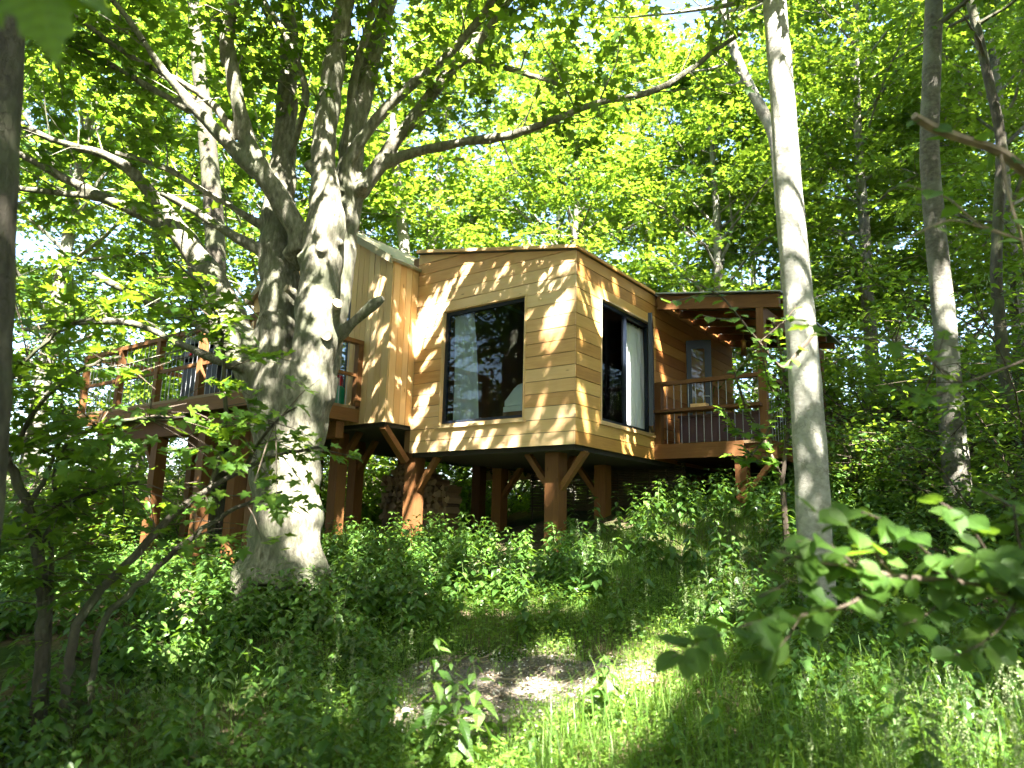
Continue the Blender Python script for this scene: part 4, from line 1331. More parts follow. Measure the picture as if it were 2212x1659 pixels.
# ---------------------------------------------------------------- the big sycamore in front of the gable
TY = 8.9
LIMBS = [  # (pixel x, pixel y, distance, half width in pixels)
    # bole
    [(608, 1262, 8.9, 108), (612, 1215, 8.9, 88), (617, 1150, 8.9, 76), (620, 1050, 8.9, 72), (622, 950, 8.9, 76), (632, 860, 8.9, 88), (645, 800, 8.9, 92)],
    [(545, 1262, 8.75, 22), (575, 1200, 8.8, 30), (600, 1120, 8.9, 40)],
    [(690, 1255, 8.75, 24), (665, 1190, 8.8, 32), (640, 1110, 8.9, 40)],
    # back left stem
    [(612, 1010, 8.95, 26), (600, 940, 9.0, 42), (590, 880, 9.05, 50), (592, 780, 9.1, 54), (605, 680, 9.1, 45), (604, 600, 9.1, 46), (598, 520, 9.1, 42), (604, 450, 9.1, 37), (610, 360, 9.1, 31), (617, 280, 9.1, 26), (620, 200, 9.05, 25), (625, 100, 9.0, 22), (622, 0, 8.9, 19), (618, -110, 8.7, 15), (600, -260, 8.4, 10)],
    # front stem
    [(632, 1060, 8.85, 26), (640, 980, 8.8, 42), (654, 900, 8.72, 48), (678, 780, 8.68, 48), (684, 690, 8.65, 50), (690, 600, 8.65, 46), (702, 520, 8.65, 46), (706, 450, 8.65, 42), (700, 390, 8.65, 30), (696, 320, 8.6, 28), (710, 225, 8.55, 29), (724, 125, 8.5, 26), (745, 0, 8.4, 24), (770, -130, 8.2, 17), (800, -300, 8.0, 10)],
    # right stem
    [(650, 1020, 8.95, 20), (672, 930, 9.0, 26), (694, 850, 9.05, 30), (708, 790, 9.08, 29), (713, 730, 9.1, 30), (733, 620, 9.1, 32), (742, 520, 9.1, 31), (750, 440, 9.05, 37), (756, 390, 9.05, 34), (760, 300, 9.05, 28), (785, 200, 9.0, 25), (810, 100, 9.0, 22), (842, 0, 8.9, 19), (880, -130, 8.7, 13), (940, -290, 8.5, 8)],
    [(748, 400, 9.0, 14), (752, 320, 8.9, 13), (760, 180, 8.8, 12), (795, 60, 8.6, 11), (815, -10, 8.5, 10), (840, -150, 8.3, 7)],
    [(738, 420, 8.9, 18), (747, 350, 8.85, 17), (782, 295, 8.8, 15), (830, 235, 8.7, 14), (900, 175, 8.55, 13), (960, 130, 8.4, 12), (1030, 50, 8.2, 11), (1068, -10, 8.0, 10), (1150, -130, 7.6, 7)],
    [(775, 420, 9.0, 22), (800, 380, 8.95, 20), (850, 310, 8.9, 17), (895, 255, 8.8, 16), (950, 178, 8.7, 16), (1010, 120, 8.6, 13), (1065, 50, 8.5, 11), (1110, -10, 8.4, 10), (1190, -140, 8.1, 7)],
    [(1005, 125, 8.6, 8), (1060, 138, 8.5, 8), (1110, 150, 8.4, 7), (1215, 186, 8.1, 5)],
    [(780, 410, 9.0, 18), (815, 362, 8.9, 14), (875, 332, 8.8, 13), (950, 315, 8.7, 12), (1025, 303, 8.6, 11.5), (1106, 296, 8.5, 11), (1206, 255, 8.35, 10), (1306, 215, 8.2, 9), (1386, 210, 8.1, 8), (1466, 170, 8.0, 7), (1556, 100, 7.85, 6), (1600, 72, 7.8, 5)],
    # great left limb
    [(610, 1000, 8.95, 24), (585, 900, 9.0, 40), (556, 800, 9.1, 46), (515, 750, 9.15, 46), (490, 690, 9.2, 43), (462, 610, 9.2, 36), (425, 555, 9.15, 30), (385, 498, 9.1, 24), (345, 440, 9.0, 17), (300, 380, 8.8, 15), (245, 340, 8.6, 12), (185, 322, 8.4, 10), (120, 308, 8.2, 9), (35, 265, 8.0, 8), (-60, 210, 7.8, 6)],
    [(400, 512, 9.1, 20), (345, 483, 9.05, 17), (280, 450, 8.95, 15), (215, 425, 8.85, 13), (150, 390, 8.75, 11), (75, 350, 8.6, 9), (15, 316, 8.5, 8), (-80, 280, 8.3, 5)],
    [(240, 432, 8.9, 8), (165, 420, 8.8, 8), (80, 413, 8.7, 7), (-20, 398, 8.6, 6)],
    # limb from the middle crotch
    [(655, 545, 8.75, 30), (648, 500, 8.7, 27), (603, 428, 8.6, 25), (565, 370, 8.5, 24), (545, 330, 8.45, 21), (522, 260, 8.4, 19), (508, 195, 8.3, 18), (494, 125, 8.2, 18), (487, 55, 8.1, 16), (512, 0, 8.0, 15), (545, -120, 7.8, 10)],
    [(560, 375, 8.5, 19), (500, 320, 8.4, 17), (450, 265, 8.3, 15), (400, 210, 8.2, 13), (360, 165, 8.1, 11), (318, 100, 8.0, 8), (270, 30, 7.9, 7), (232, -10, 7.8, 6), (150, -120, 7.6, 4)],
    [(515, 300, 8.45, 11), (465, 225, 8.4, 10), (400, 180, 8.3, 9), (340, 152, 8.25, 8), (280, 125, 8.2, 7), (205, 65, 8.0, 6), (130, 10, 7.9, 4)],
    [(410, 240, 8.25, 10), (320, 185, 8.3, 9), (250, 145, 8.3, 8), (155, 95, 8.3, 6), (60, 60, 8.2, 4)],
    [(572, 490, 9.05, 11), (520, 462, 9.0, 9), (425, 400, 8.9, 8), (350, 357, 8.8, 7), (250, 330, 8.6, 5)],
    [(560, 540, 9.0, 14), (490, 500, 8.95, 12), (440, 465, 8.9, 11), (390, 440, 8.8, 10), (345, 415, 8.7, 8)],
    [(625, 330, 8.9, 8), (668, 215, 8.7, 10), (655, 160, 8.65, 9), (620, 80, 8.6, 9), (585, 30, 8.5, 9), (560, -20, 8.4, 8)],
    [(490, 735, 9.2, 20), (435, 696, 9.2, 16), (390, 681, 9.2, 15), (350, 664, 9.15, 14), (312, 644, 9.1, 12), (262, 624, 9.0, 10), (200, 590, 8.9, 7)],
    [(530, 800, 9.0, 14), (455, 771, 8.2, 10), (400, 754, 8.0, 9.5), (357, 729, 7.9, 9), (325, 704, 7.8, 9), (287, 694, 7.8, 8.5), (225, 691, 7.7, 8), (175, 694, 7.7, 7.5), (100, 704, 7.6, 7), (37, 716, 7.5, 5)],
    # dead snag on the right
    [(718, 735, 8.95, 18), (755, 705, 8.75, 14), (790, 668, 8.6, 12), (806, 652, 8.55, 14), (829, 643, 8.5, 8)],
]
STUBS = [(705, 724, 8.42, 12, (0.25, -1, -0.1)), (618, 622, 8.72, 9, (-0.7, -0.8, 0.35)), (730, 655, 8.45, 12, (0.55, -0.9, 0.4)), (694, 533, 8.35, 13, (0.05, -1, 0.3)),
         (665, 677, 8.38, 9, (-0.2, -1, 0.1)), (624, 774, 8.6, 12, (-0.1, -1, 0.6)), (568, 675, 8.8, 9, (-0.7, -0.7, 0.5)), (616, 540, 8.7, 12, (-0.5, -0.8, 0.3)), (648, 548, 8.5, 12, (-0.3, -0.8, 0.6)),
         (480, 85, 8.0, 9, (0.1, -1, 0.5)), (737, 522, 8.5, 9, (0.6, -0.8, 0.2)), (790, 398, 8.75, 10, (0.6, -.8, 0)), (660, 350, 8.5, 11, (-.7, -.6, .5))]
big = at(608, 1225, 8.9)
BIG = np.array([big[0], big[1], float(ground_z(big[0], big[1]))])
syc = empty('sycamore_tree', BIG)
tag(syc, 'old pale grey sycamore with many spreading limbs and sawn stubs before the gable', 'tree')
thick, thin, LIMB3 = MB(), MB(), []
random.seed(17)
for lb in LIMBS:
    pts = np.array([at(a, b, c) for a, b, c, d in lb]); rad = np.array([d / FPX * c for a, b, c, d in lb])
    # resample smoothly
    t = np.concatenate([[0], np.cumsum(np.linalg.norm(np.diff(pts, axis=0), axis=1))])
    m = max(6, int(t[-1] / 0.14))
    tt = np.linspace(0, t[-1], m)
    # Catmull-Rom style smoothing by averaging a linear resample
    sp = np.stack([np.interp(tt, t, pts[:, k]) for k in range(3)], 1); sr = np.interp(tt, t, rad)
    for _ in range(3): sp[1:-1] = 0.25 * sp[:-2] + 0.5 * sp[1:-1] + 0.25 * sp[2:]
    sp[1:-1] += RNG.normal(0, 0.006, (m - 2, 3))
    LIMB3.append((sp, sr))
    big_i = sr > 0.042
    if big_i.any():
        last = np.where(big_i)[0][-1] + 1
        thick.tube(sp[:last + 1] - BIG, list(sr[:last + 1] * (1 + 0.05 * np.sin(np.arange(last + 1 if last + 1 < m else m) * 1.7))[:len(sr[:last + 1])]), 12, wob=0.05)
        if last < m - 2: MB().tube(sp[last:] - BIG, list(sr[last:]), 7, wob=0.05).build('limb', M['bark'], syc)
    else:
        MB().tube(sp - BIG, list(sr), 7, wob=0.05).build('limb', M['bark'], syc)
# buttress roots
for az, L in ((-2.2, .62), (-1.2, .55), (-0.5, .6), (0.4, .5), (2.8, .6), (1.7, .5)):
    d = np.array([math.cos(az), math.sin(az)])
    pts = []
    for k in range(5):
        s = k / 4
        xy = BIG[:2] + d * (0.22 + L * s)
        pts.append(np.array([xy[0], xy[1], ground_z(xy[0], xy[1]) + 0.42 * (1 - s) ** 2 - 0.06 * s]) - BIG)
    thick.tube(pts, [.24, .19, .13, .09, .06], 9, wob=.06)
for (a, b, c, d, n_) in STUBS:
    p = at(a, b, c) - BIG; n_ = np.array(n_) / np.linalg.norm(n_); r_ = d / FPX * c
    thick.tube([p - n_ * 0.30, p - n_ * .15, p - n_ * 0.05, p], [r_ * 2.0, r_ * 1.55, r_ * 1.15, r_ * 1.05], 10, wob=.04)
tmp = thick.build('tmp_trunk', M['bark'])
tmp.data.validate()
md = tmp.modifiers.new('r', 'REMESH'); md.mode = 'VOXEL'; md.voxel_size = 0.021; md.use_smooth_shade = True
dg = bpy.context.evaluated_depsgraph_get()
me = bpy.data.meshes.new_from_object(tmp.evaluated_get(dg))
bpy.data.objects.remove(tmp)
# smooth a little, then knobbly swell
co = np.empty(len(me.vertices) * 3, np.float32); me.vertices.foreach_get('co', co); co = co.reshape(-1, 3)
ed = np.empty(len(me.edges) * 2, np.int32); me.edges.foreach_get('vertices', ed); ed = ed.reshape(-1, 2)
deg = np.bincount(ed.ravel(), minlength=len(co)).astype(np.float32)[:, None]
for _ in range(7):
    acc = np.zeros_like(co)
    for k in range(3):
        acc[:, k] = np.bincount(ed[:, 0], co[ed[:, 1], k], len(co)) + np.bincount(ed[:, 1], co[ed[:, 0], k], len(co))
    co = co * 0.5 + 0.5 * acc / np.maximum(deg, 1)
me.vertices.foreach_set('co', co.ravel()); me.update()
nr = np.empty(len(me.vertices) * 3, np.float32); me.vertices.foreach_get('normal', nr); nr = nr.reshape(-1, 3)
x, y, z = co[:, 0], co[:, 1], co[:, 2]
w_ = 0.009 * np.sin(5.1 * x + 2 * np.sin(3.7 * z)) * np.sin(4.3 * y + 1.7 * z) + 0.007 * np.sin(11 * x + 3 * z) * np.sin(9 * z + 6 * y) + 0.005 * np.sin(23 * x + 5 * y) * np.sin(17 * z)
amp = np.clip(1.25 - z / 6.0, 0.25, 1)
co = co + nr * (w_ * amp)[:, None]
me.vertices.foreach_set('co', co.ravel()); me.update()
me.materials.clear(); me.materials.append(M['bark'])
me.polygons.foreach_set('use_smooth', np.ones(len(me.polygons), bool))
me.name = 'trunk'
link('trunk', me, syc)
for (a, b, c, d, n_) in STUBS[0:3] + STUBS[5:6]:
    p = at(a, b, c) - BIG; nv = Vector(n_).normalized(); r_ = d / FPX * c * 0.98
    t1 = nv.cross(Vector((0, 0, 1))).normalized(); t2 = nv.cross(t1)
    ring = [Vector(p) + nv * 0.004 + (t1 * math.cos(6.283 * k / 14) + t2 * math.sin(6.283 * k / 14)) * r_ * random.uniform(.92, 1.05) for k in range(14)]
    ring2 = [q_ - nv * 0.05 for q_ in ring]
    MB().add(ring + ring2, [tuple(range(14)), tuple(range(27, 13, -1))] + [(k, (k + 1) % 14, 14 + (k + 1) % 14, 14 + k) for k in range(14)]).build('sawn_stub', M['cut'], syc)

# crown of the sycamore: twigs off the outer limbs, and growth continuing above
rng = np.random.default_rng(77)
tw = MB(); cen = []
for li, (sp, sr) in enumerate(LIMB3):
    if li in (0, 1, 2, len(LIMB3) - 1): continue
    m = len(sp)
    L = np.linalg.norm(np.diff(sp, axis=0), axis=1).sum()
    for s in range(int(L * 2.6)):
        u = rng.uniform(0.45, 1.0) if li < 6 else rng.uniform(0.3, 1.0)
        j = min(m - 2, int(u * (m - 1)))
        if sr[j] > 0.10: continue
        q = sp[j]
        dirn = sp[j + 1] - sp[j]; dirn /= np.linalg.norm(dirn)
        d = dirn * 0.7 + rng.normal(0, 0.8, 3) + np.array([0, 0, 0.1]); d /= np.linalg.norm(d)
        l = rng.uniform(0.4, 1.25)
        e = q + d * l; mid = q + d * l * .5 + rng.normal(0, .05, 3)
        tw.tube([q - BIG, mid - BIG, e - BIG], [.012, .008, .004], 4, cap=False)
        cen += [e, mid + rng.normal(0, .2, 3)]
# upper crown beyond the frame, spreading over the house side and towards the viewer
for k in range(170):
    az = rng.uniform(0, 6.28); r_ = 4.6 * math.sqrt(rng.random())
    z_ = rng.uniform(8.0, 13.5)
    r_ *= 1 - 0.5 * max(0, (z_ - 10) / 4)
    c = np.array([BIG[0] + 0.3 + r_ * math.cos(az), BIG[1] - 1.0 + r_ * math.sin(az), z_])
    if not out_of_view(c[None], -60)[0]: continue
    tops = [sp[-1] for sp, sr in LIMB3 if sp[-1][2] > 7.5]
    b0 = min(tops, key=lambda q_: np.linalg.norm(q_ - c))
    mid = (b0 + c) / 2 + rng.normal(0, .25, 3)
    tw.tube([b0 - BIG, mid - BIG, c - BIG], [.04, .025, .006], 5, cap=False)
    for j in range(4): cen.append(c + rng.normal(0, .55, 3) * np.array([1, 1, .5]))
tag(tw.build('twigs', M['bark'], syc), kind='stuff')
SYC_CEN = np.array(cen)

# ---------------------------------------------------------------- where the sun comes through the canopy
def wall_pt(u, z): return to_world((-u, 0, z))
for (u, z, r_) in ((2.75, 2.0, .26), (2.62, 1.6, .2), (2.45, 2.35, .12), (1.95, 2.75, .14), (1.7, 2.45, .1), (2.75, .75, .17), (2.8, .45, .15), (2.0, .2, .12), (1.6, .15, .1), (.45, .7, .1), (.55, 2.3, .09), (.25, 2.45, .1), (.15, .35, .09), (.3, 1.4, .07), (1.3, 2.6, .08)):
    gap(wall_pt(u, z), r_)
for (v, z, r_) in ((.15, 2.4, .1), (.25, 1.9, .09), (.2, .6, .13), (.3, .25, .1), (1.1, 2.45, .12), (1.7, 2.45, .1), (2.55, 1.9, .13), (2.75, 1.3, .14), (2.9, .75, .1), (1.4, .2, .08), (1.85, .15, .08)):
    gap(to_world((0, v, z)), r_)
for (x, z, r_) in ((-3.2, 1.7, .1), (-3.35, 2.4, .14), (-3.3, 1.0, .1)): gap(to_world((x, GY0, z)), r_)
gap(to_world((-3.0, 0.1, -0.9)), .22)
gap(to_world((-.5, 1.3, .85)), .34); gap(to_world((-.45, 2.0, .85)), .3); gap(to_world((-2.0, .17, .5)), .3); gap(to_world((-2.0, .17, 1.0)), .3); gap(to_world((-2.1, .17, 1.5)), .12); gap(to_world((-.18, 1.95, .7)), .26); gap(to_world((-.18, 2.0, 1.2)), .2); gap(at(60, 30, 1.2), .08); gap(at(1880, 1150, 2.6), .13); gap(at(2080, 1130, 2.7), .16); gap(at(2000, 1250, 2.65), .1); gap(at(1800, 1240, 2.5), .1); gap(to_world((-.9, .5, .8)), .2)
gap(at(985, 1500, 4.7), .42); gap(at(930, 1400, 4.8), .14); gap(at(1400, 1180, 2.5), .01)
gap(to_world((1.35, 2.35, .1)), .16); gap(to_world((1.2, 2.36, 2.3)), .1)
for (a, b, Y, r_) in ((650, 960, 8.5, .26), (655, 1060, 8.5, .3), (620, 1010, 8.5, .2), (660, 1150, 8.6, .25), (600, 1100, 8.6, .16), (700, 660, 8.4, .22), (700, 480, 8.5, .18), (690, 780, 8.4, .16), (480, 700, 9, .2), (700, 400, 8.5, .15), (950, 175, 8.6, .2), (480, 790, 8.9, .2), (610, 150, 8.8, .15), (400, 210, 8.2, .15), (560, 330, 8.4, .13)):
    gap(at(a, b, Y), r_)
for (a, b, Y, r_) in ((330, 900, 5.6, .3), (430, 930, 5.7, .3), (250, 960, 5.5, .2), (480, 860, 5.8, .2), (100, 720, 5.3, .25), (200, 820, 5.3, .2), (120, 560, 8, .3), (300, 600, 8, .3)): gap(at(a, b, Y), r_)
# pale trunk on the right, the sunny glade and the bank of nettles
for k_ in range(18): gap(at(1668 + 5 * k_, 40 * k_, 7.3), .42 if k_ not in (5, 6) else .2)
for (a, b, Y, r_) in ((1680, 60, 7.3, .5), (1690, 250, 7.3, .5), (1705, 450, 7.3, .5), (1720, 620, 7.3, .45), (1740, 800, 7.3, .3), (1750, 1010, 7.3, .25)): gap(at(a, b, Y), r_)
for (x_, y_, r_) in ((-.1, 4.7, .35), (.3, 4.9, .42), (.7, 5.4, .45), (1.05, 6.0, .42), (1.4, 6.6, .4), (1.8, 7.1, .42), (2.2, 7.7, .38), (2.5, 8.3, .25),
                      (0.2, 8.1, .36), (-.35, 8.2, .33), (.75, 8.0, .26), (1.0, 8.9, .32), (.3, 9.3, .34), (-.3, 9.5, .3), (-1.0, 9.3, .3), (-.9, 8.6, .2), (-1.6, 8.7, .2), (-1.9, 9.3, .15),
                      (-.75, 5.7, .28), (.35, 6.2, .24), (.5, 7.0, .2), (-.35, 5.6, .22), (-1.2, 5.9, .2), (-.1, 6.6, .14), (1.4, 9.3, .22), (3.0, 10.2, .25), (2.4, 9.7, .18), (-2.2, 8.4, .14), (-1.5, 7.6, .12), (-2.6, 6.5, .12),
                      (-3.3, 8.2, .4), (-4.0, 8.8, .45), (-4.6, 8.0, .3), (-4.6, 9.6, .45), (-5.5, 10.5, .5), (-6.2, 12, .6), (-7.2, 12, .5), (-5.0, 12.5, .5), (2.9, 4.5, .22), (2.5, 4.3, .25), (3.3, 8.6, .2), (4.6, 10, .3), (5.4, 11, .35), (5.9, 9.6, .25)):
    gap((x_, y_, float(ground_z(x_, y_)) + .35), r_)

P, S, N, D, T = sprays(SYC_CEN, rng, 24, 0.5, 0.15, 0.3)
k = keep_gaps(P) & clear_house(P)
# keep the view onto the trunk and cabin as open as it is
uv, Zc = project(P)
front = (uv[:, 0] > 520) & (uv[:, 0] < 1650) & (uv[:, 1] > 300) & (uv[:, 1] < 1000) & (Zc < 11)
trunkzone = (uv[:, 0] > 560) & (uv[:, 0] < 800) & (uv[:, 1] > 100) & (Zc < 9.2)
k &= ~(front & (rng.random(len(P)) < 0.93)) & ~(trunkzone & (rng.random(len(P)) < 0.75))
P, S, N, D, T = P[k], S[k], N[k], D[k], T[k]
o = link('crown', leaf_mesh('crown', P - BIG, S, N, D, SYC, M['leaf'], T), syc); o['kind'] = 'stuff'

# ---------------------------------------------------------------- pale straight trunk at the right
def tall_trunk(name, label, path, barkmat, Hextra, seed, crown_rad=2.6, nb=12, crown=True):
    pts = np.array([at(a, b, c) for a, b, c, d in path]); rad = [d / FPX * c for a, b, c, d in path]
    g0 = pts[0].copy(); g0[2] = ground_z(g0[0], g0[1])
    e = empty(name, g0); tag(e, label, 'tree')
    rng = np.random.default_rng(seed); random.seed(seed)
    base = g0.copy(); base[2] -= .15
    allp = [base] + list(pts)
    allr = [rad[0] * 1.25] + rad
    d = pts[-1] - pts[-2]; d /= np.linalg.norm(d)
    d = d * .6 + np.array([0, 0, .6]); d /= np.linalg.norm(d)
    for k in range(4):
        allp.append(allp[-1] + d * Hextra / 4); allr.append(allr[-1] * .72)
    ap = np.array(allp)
    t = np.concatenate([[0], np.cumsum(np.linalg.norm(np.diff(ap, axis=0), axis=1))])
    tt = np.linspace(0, t[-1], 60)
    sp = np.stack([np.interp(tt, t, ap[:, k]) for k in range(3)], 1); sr = np.interp(tt, t, allr)
    for _ in range(3): sp[1:-1] = .25 * sp[:-2] + .5 * sp[1:-1] + .25 * sp[2:]
    tb = MB().tube(sp - g0, list(sr * (1 + .02 * np.sin(np.arange(60) * 1.9))), 20, wob=.012)
    cen = []
    for b in range(nb):
        u = rng.uniform(.62, 1); j = min(58, int(u * 59)); q = sp[j]
        az = b * 2.4; L = crown_rad * rng.uniform(.5, 1.1)
        dd = np.array([math.cos(az), math.sin(az), rng.uniform(.1, .7)]); pp = [q]
        for k in range(4):
            dd = dd + rng.normal(0, .15, 3); pp.append(pp[-1] + dd / np.linalg.norm(dd) * L / 4)
            cen += [pp[-1] + rng.normal(0, .35, 3) for _ in range(3)]
        tb.tube(np.array(pp) - g0, [.04, .03, .02, .012, .005], 5, cap=False)
    tb.build('trunk', barkmat, e)
    if crown:
        P, S, N, D, T = sprays(np.array(cen), rng, 12, .5, .14)
        k = keep_gaps(P) & clear_house(P)
        k &= out_of_view(P, 10) | (rng.random(len(P)) < .25)
        o = link('crown', leaf_mesh('crown', P[k] - g0, S[k], N[k], D[k], SYC, M['leaf'], T[k]), e); o['kind'] = 'stuff'
    return e


tall_trunk('pale_tree', 'tall straight tree with smooth pale sunlit trunk before the porch corner',
           [(1770, 1390, 7.5, 40), (1762, 1200, 7.45, 36), (1752, 1000, 7.4, 35), (1740, 830, 7.38, 34), (1724, 640, 7.35, 33), (1704, 420, 7.3, 30), (1690, 200, 7.3, 28), (1672, 0, 7.3, 27)], M['bark_pale'], 4.0, 91)
tall_trunk('grey_tree', 'grey lichen-mottled leaning tree rising from the shrubs beyond the pale trunk',
           [(2085, 1180, 9.6, 30), (2072, 1080, 9.6, 28), (2061, 974, 9.6, 27), (2043, 724, 9.5, 24), (2018, 474, 9.4, 22), (2006, 330, 9.3, 21), (2018, 0, 9.2, 20)], M['bark_mid'], 4.0, 92)
tall_trunk('slender_tree', 'slender bent dark tree behind the grey lichen-mottled trunk',
           [(2200, 1100, 11, 14), (2170, 800, 11, 13), (2150, 600, 11, 12), (2165, 300, 11, 11), (2110, 60, 11, 10), (2080, -60, 11, 9)], M['bark_dark'], 2.5, 93, nb=8)
tall_trunk('dark_tree', 'shaded dark trunk with deep brown bark standing close by the big leaf',
           [(-75, 1000, 3.4, 80), (-50, 600, 3.4, 72), (-25, 300, 3.4, 62), (0, 100, 3.4, 52), (10, -60, 3.4, 48)], M['bark_dark'], 5.0, 94, nb=10)
tall_trunk('shadowed_tree', 'dark upright trunk standing behind the left-hand limbs of the old sycamore'.replace('left-hand ', 'spreading '),
           [(470, 1100, 13.5, 24), (468, 800, 13.5, 23), (465, 500, 13.5, 22), (450, 320, 13.5, 20), (430, 150, 13.5, 16), (415, 0, 13.5, 14)], M['bark_dark'], 3, 95, nb=10)
tall_trunk('twin_tree', 'thin mottled tree showing above the roof where the boards meet the planks',
           [(890, 900, 18, 14), (875, 540, 18, 13), (862, 430, 18, 11), (850, 300, 18, 9)], M['bark_mid'], 4, 96, nb=10)
tall_trunk('forked_tree', 'grey slanting tree crossing behind the upper part of the pale trunk',
           [(1715, 900, 14.5, 16), (1700, 560, 14.5, 16), (1675, 290, 14.5, 14), (1612, 175, 14.5, 12), (1575, 85, 14.5, 11), (1560, -10, 14.5, 10)], M['bark_mid'], 3, 97, nb=10)

# ---------------------------------------------------------------- trees of the wood round the viewer: their canopy shades the glade
sh_t, sh_c = gen_tree(61, H=17, base=7.5, rad=4.4, nb=36, per=27, size=0.16, r0=.26, sub=7)
for i, (x_, y_, rz, sc_) in enumerate(((4.6, 1.6, 0.3, .95), (-4.8, 0.6, 2.0, .95), (1.2, -3.6, 4.1, 1.05), (7.6, 4.4, 1.2, .9), (-1.8, -7.5, 5.0, 1.1), (6.0, -4.5, 2.8, 1.1), (-8.2, 4.2, .8, .95), (-6.5, -5, 3.0, 1.1), (2.2, -10.5, 3.6, 1.15), (10, 0, .2, 1.1), (10.5, 6.0, 1.9, 1.35), (14, 9, .9, 1.35))):
    e = empty('canopy_tree', on_ground(x_, y_), 0.0)
    tag(e, 'tall sycamore of the surrounding wood whose high leaves shade the glade', 'tree', 'trees round the glade')
    tr_ = link('trunk', sh_t, e); tr_.rotation_euler = (0, 0, rz); tr_.scale = (sc_,) * 3
    P, S, N, D, T = sh_c
    c_, s_ = math.cos(rz), math.sin(rz)
    R3 = np.array([[c_, -s_, 0], [s_, c_, 0], [0, 0, 1]])
    Pw = (P * sc_) @ R3.T; off = np.array(e.location)
    if i == 0:      # unseen leaf sprays and limbs added to block sun from the cabin walls
        rg = np.random.default_rng(8); hp = []
        for _ in range(60):
            if rg.random() < .6: hp.append(to_world((-rg.uniform(0, 3), 0, rg.uniform(0, 2.9))))
            else: hp.append(to_world((0, rg.uniform(0, 2.6), rg.uniform(0, 2.7))))
        C_ = np.array([h_ - SUN_TRAVEL * rg.uniform(8.5, 11.5) for h_ in hp]) + rg.normal(0, .15, (60, 3))
        eP, eS, eN, eD, eT = sprays(C_ - off, rg, 15, .5, .16)
        Pw = np.concatenate([Pw, eP]); S = np.concatenate([S, eS]); N = np.concatenate([N, eN @ R3]); D = np.concatenate([D, eD @ R3]); T = np.concatenate([T, eT])
        bm_ = MB()
        for c_ in C_[::8] - off: bm_.tube([(0, 0, c_[2] - 1.5), c_ * .55 + np.array([0, 0, c_[2] * .4]), c_], [.03, .018, .006], 5, cap=False)
        tag(bm_.build('sun_block_boughs', M['bark_mid'], e), kind='stuff')
    k = keep_gaps(Pw + off) & out_of_view(Pw + off, 60)
    if i >= 5: k &= np.arange(len(Pw)) % 2 == 0
    o = link('crown', leaf_mesh('crown', Pw[k], S[k] * (1.0 if i < 5 else 1.35), N[k] @ R3.T, D[k] @ R3.T, SYC if i < 5 else OVATE, M['leaf'], T[k]), e); o['kind'] = 'stuff'

# ---------------------------------------------------------------- single leaves as parts, sharing meshes
def proto_leaf(name, shape, mat, tints):
    out = []
    for t in tints:
        out.append(np_mesh(name, shape[0].copy(), shape[1], mat, np.full(len(shape[0]), t)))
    return out


LEAF_SYC = proto_leaf('leaf', SYC_FINE, M['leaf_vein'], (.3, .5, .7, .9))
LEAF_HAZ = proto_leaf('leaf', HAZEL_FINE, M['hazel_vein'], (.35, .55, .75))
LEAF_NET = proto_leaf('leaf', NETTLE_FINE, M['nettle_vein'], (.3, .55, .8))


def leaf_obj(meshes, parent, p, n, d, s):
    n = Vector(n).normalized(); d = Vector(d); d = (d - n * d.dot(n))
    if d.length < 1e-4: d = n.orthogonal()
    d.normalize(); b = n.cross(d)
    o = link('leaf', random.choice(meshes), parent)
    o.matrix_local = Matrix(((d.x * s, b.x * s, n.x * s, p[0]), (d.y * s, b.y * s, n.y * s, p[1]), (d.z * s, b.z * s, n.z * s, p[2]), (0, 0, 0, 1)))
    return o


# ---------------------------------------------------------------- young sycamore with layered sprays in front of the deck
random.seed(23)
rng = np.random.default_rng(123)
STEMS = [
    [(100, 1440, 5.6, 15), (95, 1330, 5.6, 13), (85, 1200, 5.6, 12), (70, 1120, 5.6, 11), (40, 1050, 5.6, 10), (5, 960, 5.5, 9), (-30, 860, 5.4, 7)],
    [(120, 1440, 5.7, 6), (108, 1300, 5.7, 5), (112, 1200, 5.7, 5), (120, 1000, 5.7, 4), (135, 850, 5.7, 3)],
    [(150, 1440, 5.4, 10), (162, 1340, 5.4, 10), (228, 1262, 5.5, 9), (300, 1192, 5.6, 9), (395, 1090, 5.7, 8), (470, 1046, 5.8, 6), (560, 992, 5.9, 5), (640, 975, 6.0, 4), (700, 965, 6.1, 3)],
    [(205, 1440, 5.5, 7), (215, 1345, 5.5, 7), (290, 1270, 5.6, 7), (400, 1168, 5.7, 6), (480, 1112, 5.8, 5), (560, 1075, 5.9, 4), (610, 1062, 5.9, 3)],
    [(455, 1055, 5.8, 5), (478, 980, 5.8, 5), (487, 900, 5.8, 5), (487, 829, 5.8, 4.5), (482, 734, 5.8, 4), (470, 679, 5.8, 3.5), (430, 610, 5.7, 3), (370, 560, 5.6, 2)],
    [(484, 760, 5.8, 3), (455, 710, 5.8, 3), (430, 690, 5.7, 2), (400, 650, 5.6, 2)],
    [(85, 1180, 5.6, 6), (140, 1090, 5.5, 5), (230, 1050, 5.4, 4), (300, 1040, 5.3, 3)],
    [(60, 1100, 5.6, 6), (120, 980, 5.5, 5), (200, 920, 5.4, 4), (300, 905, 5.3, 3), (400, 900, 5.2, 2)],
    [(20, 1000, 5.5, 6), (80, 880, 5.4, 5), (160, 800, 5.3, 4), (260, 770, 5.2, 2.5)],
    [(-20, 880, 5.4, 5), (60, 770, 5.3, 4), (150, 700, 5.2, 3), (260, 670, 5.1, 2)],
    [(520, 1015, 5.9, 4), (600, 900, 5.7, 3), (640, 880, 5.6, 2)],
]
sg = at(110, 1440, 5.6)
SG = np.array([sg[0], sg[1], float(ground_z(sg[0], sg[1]))])
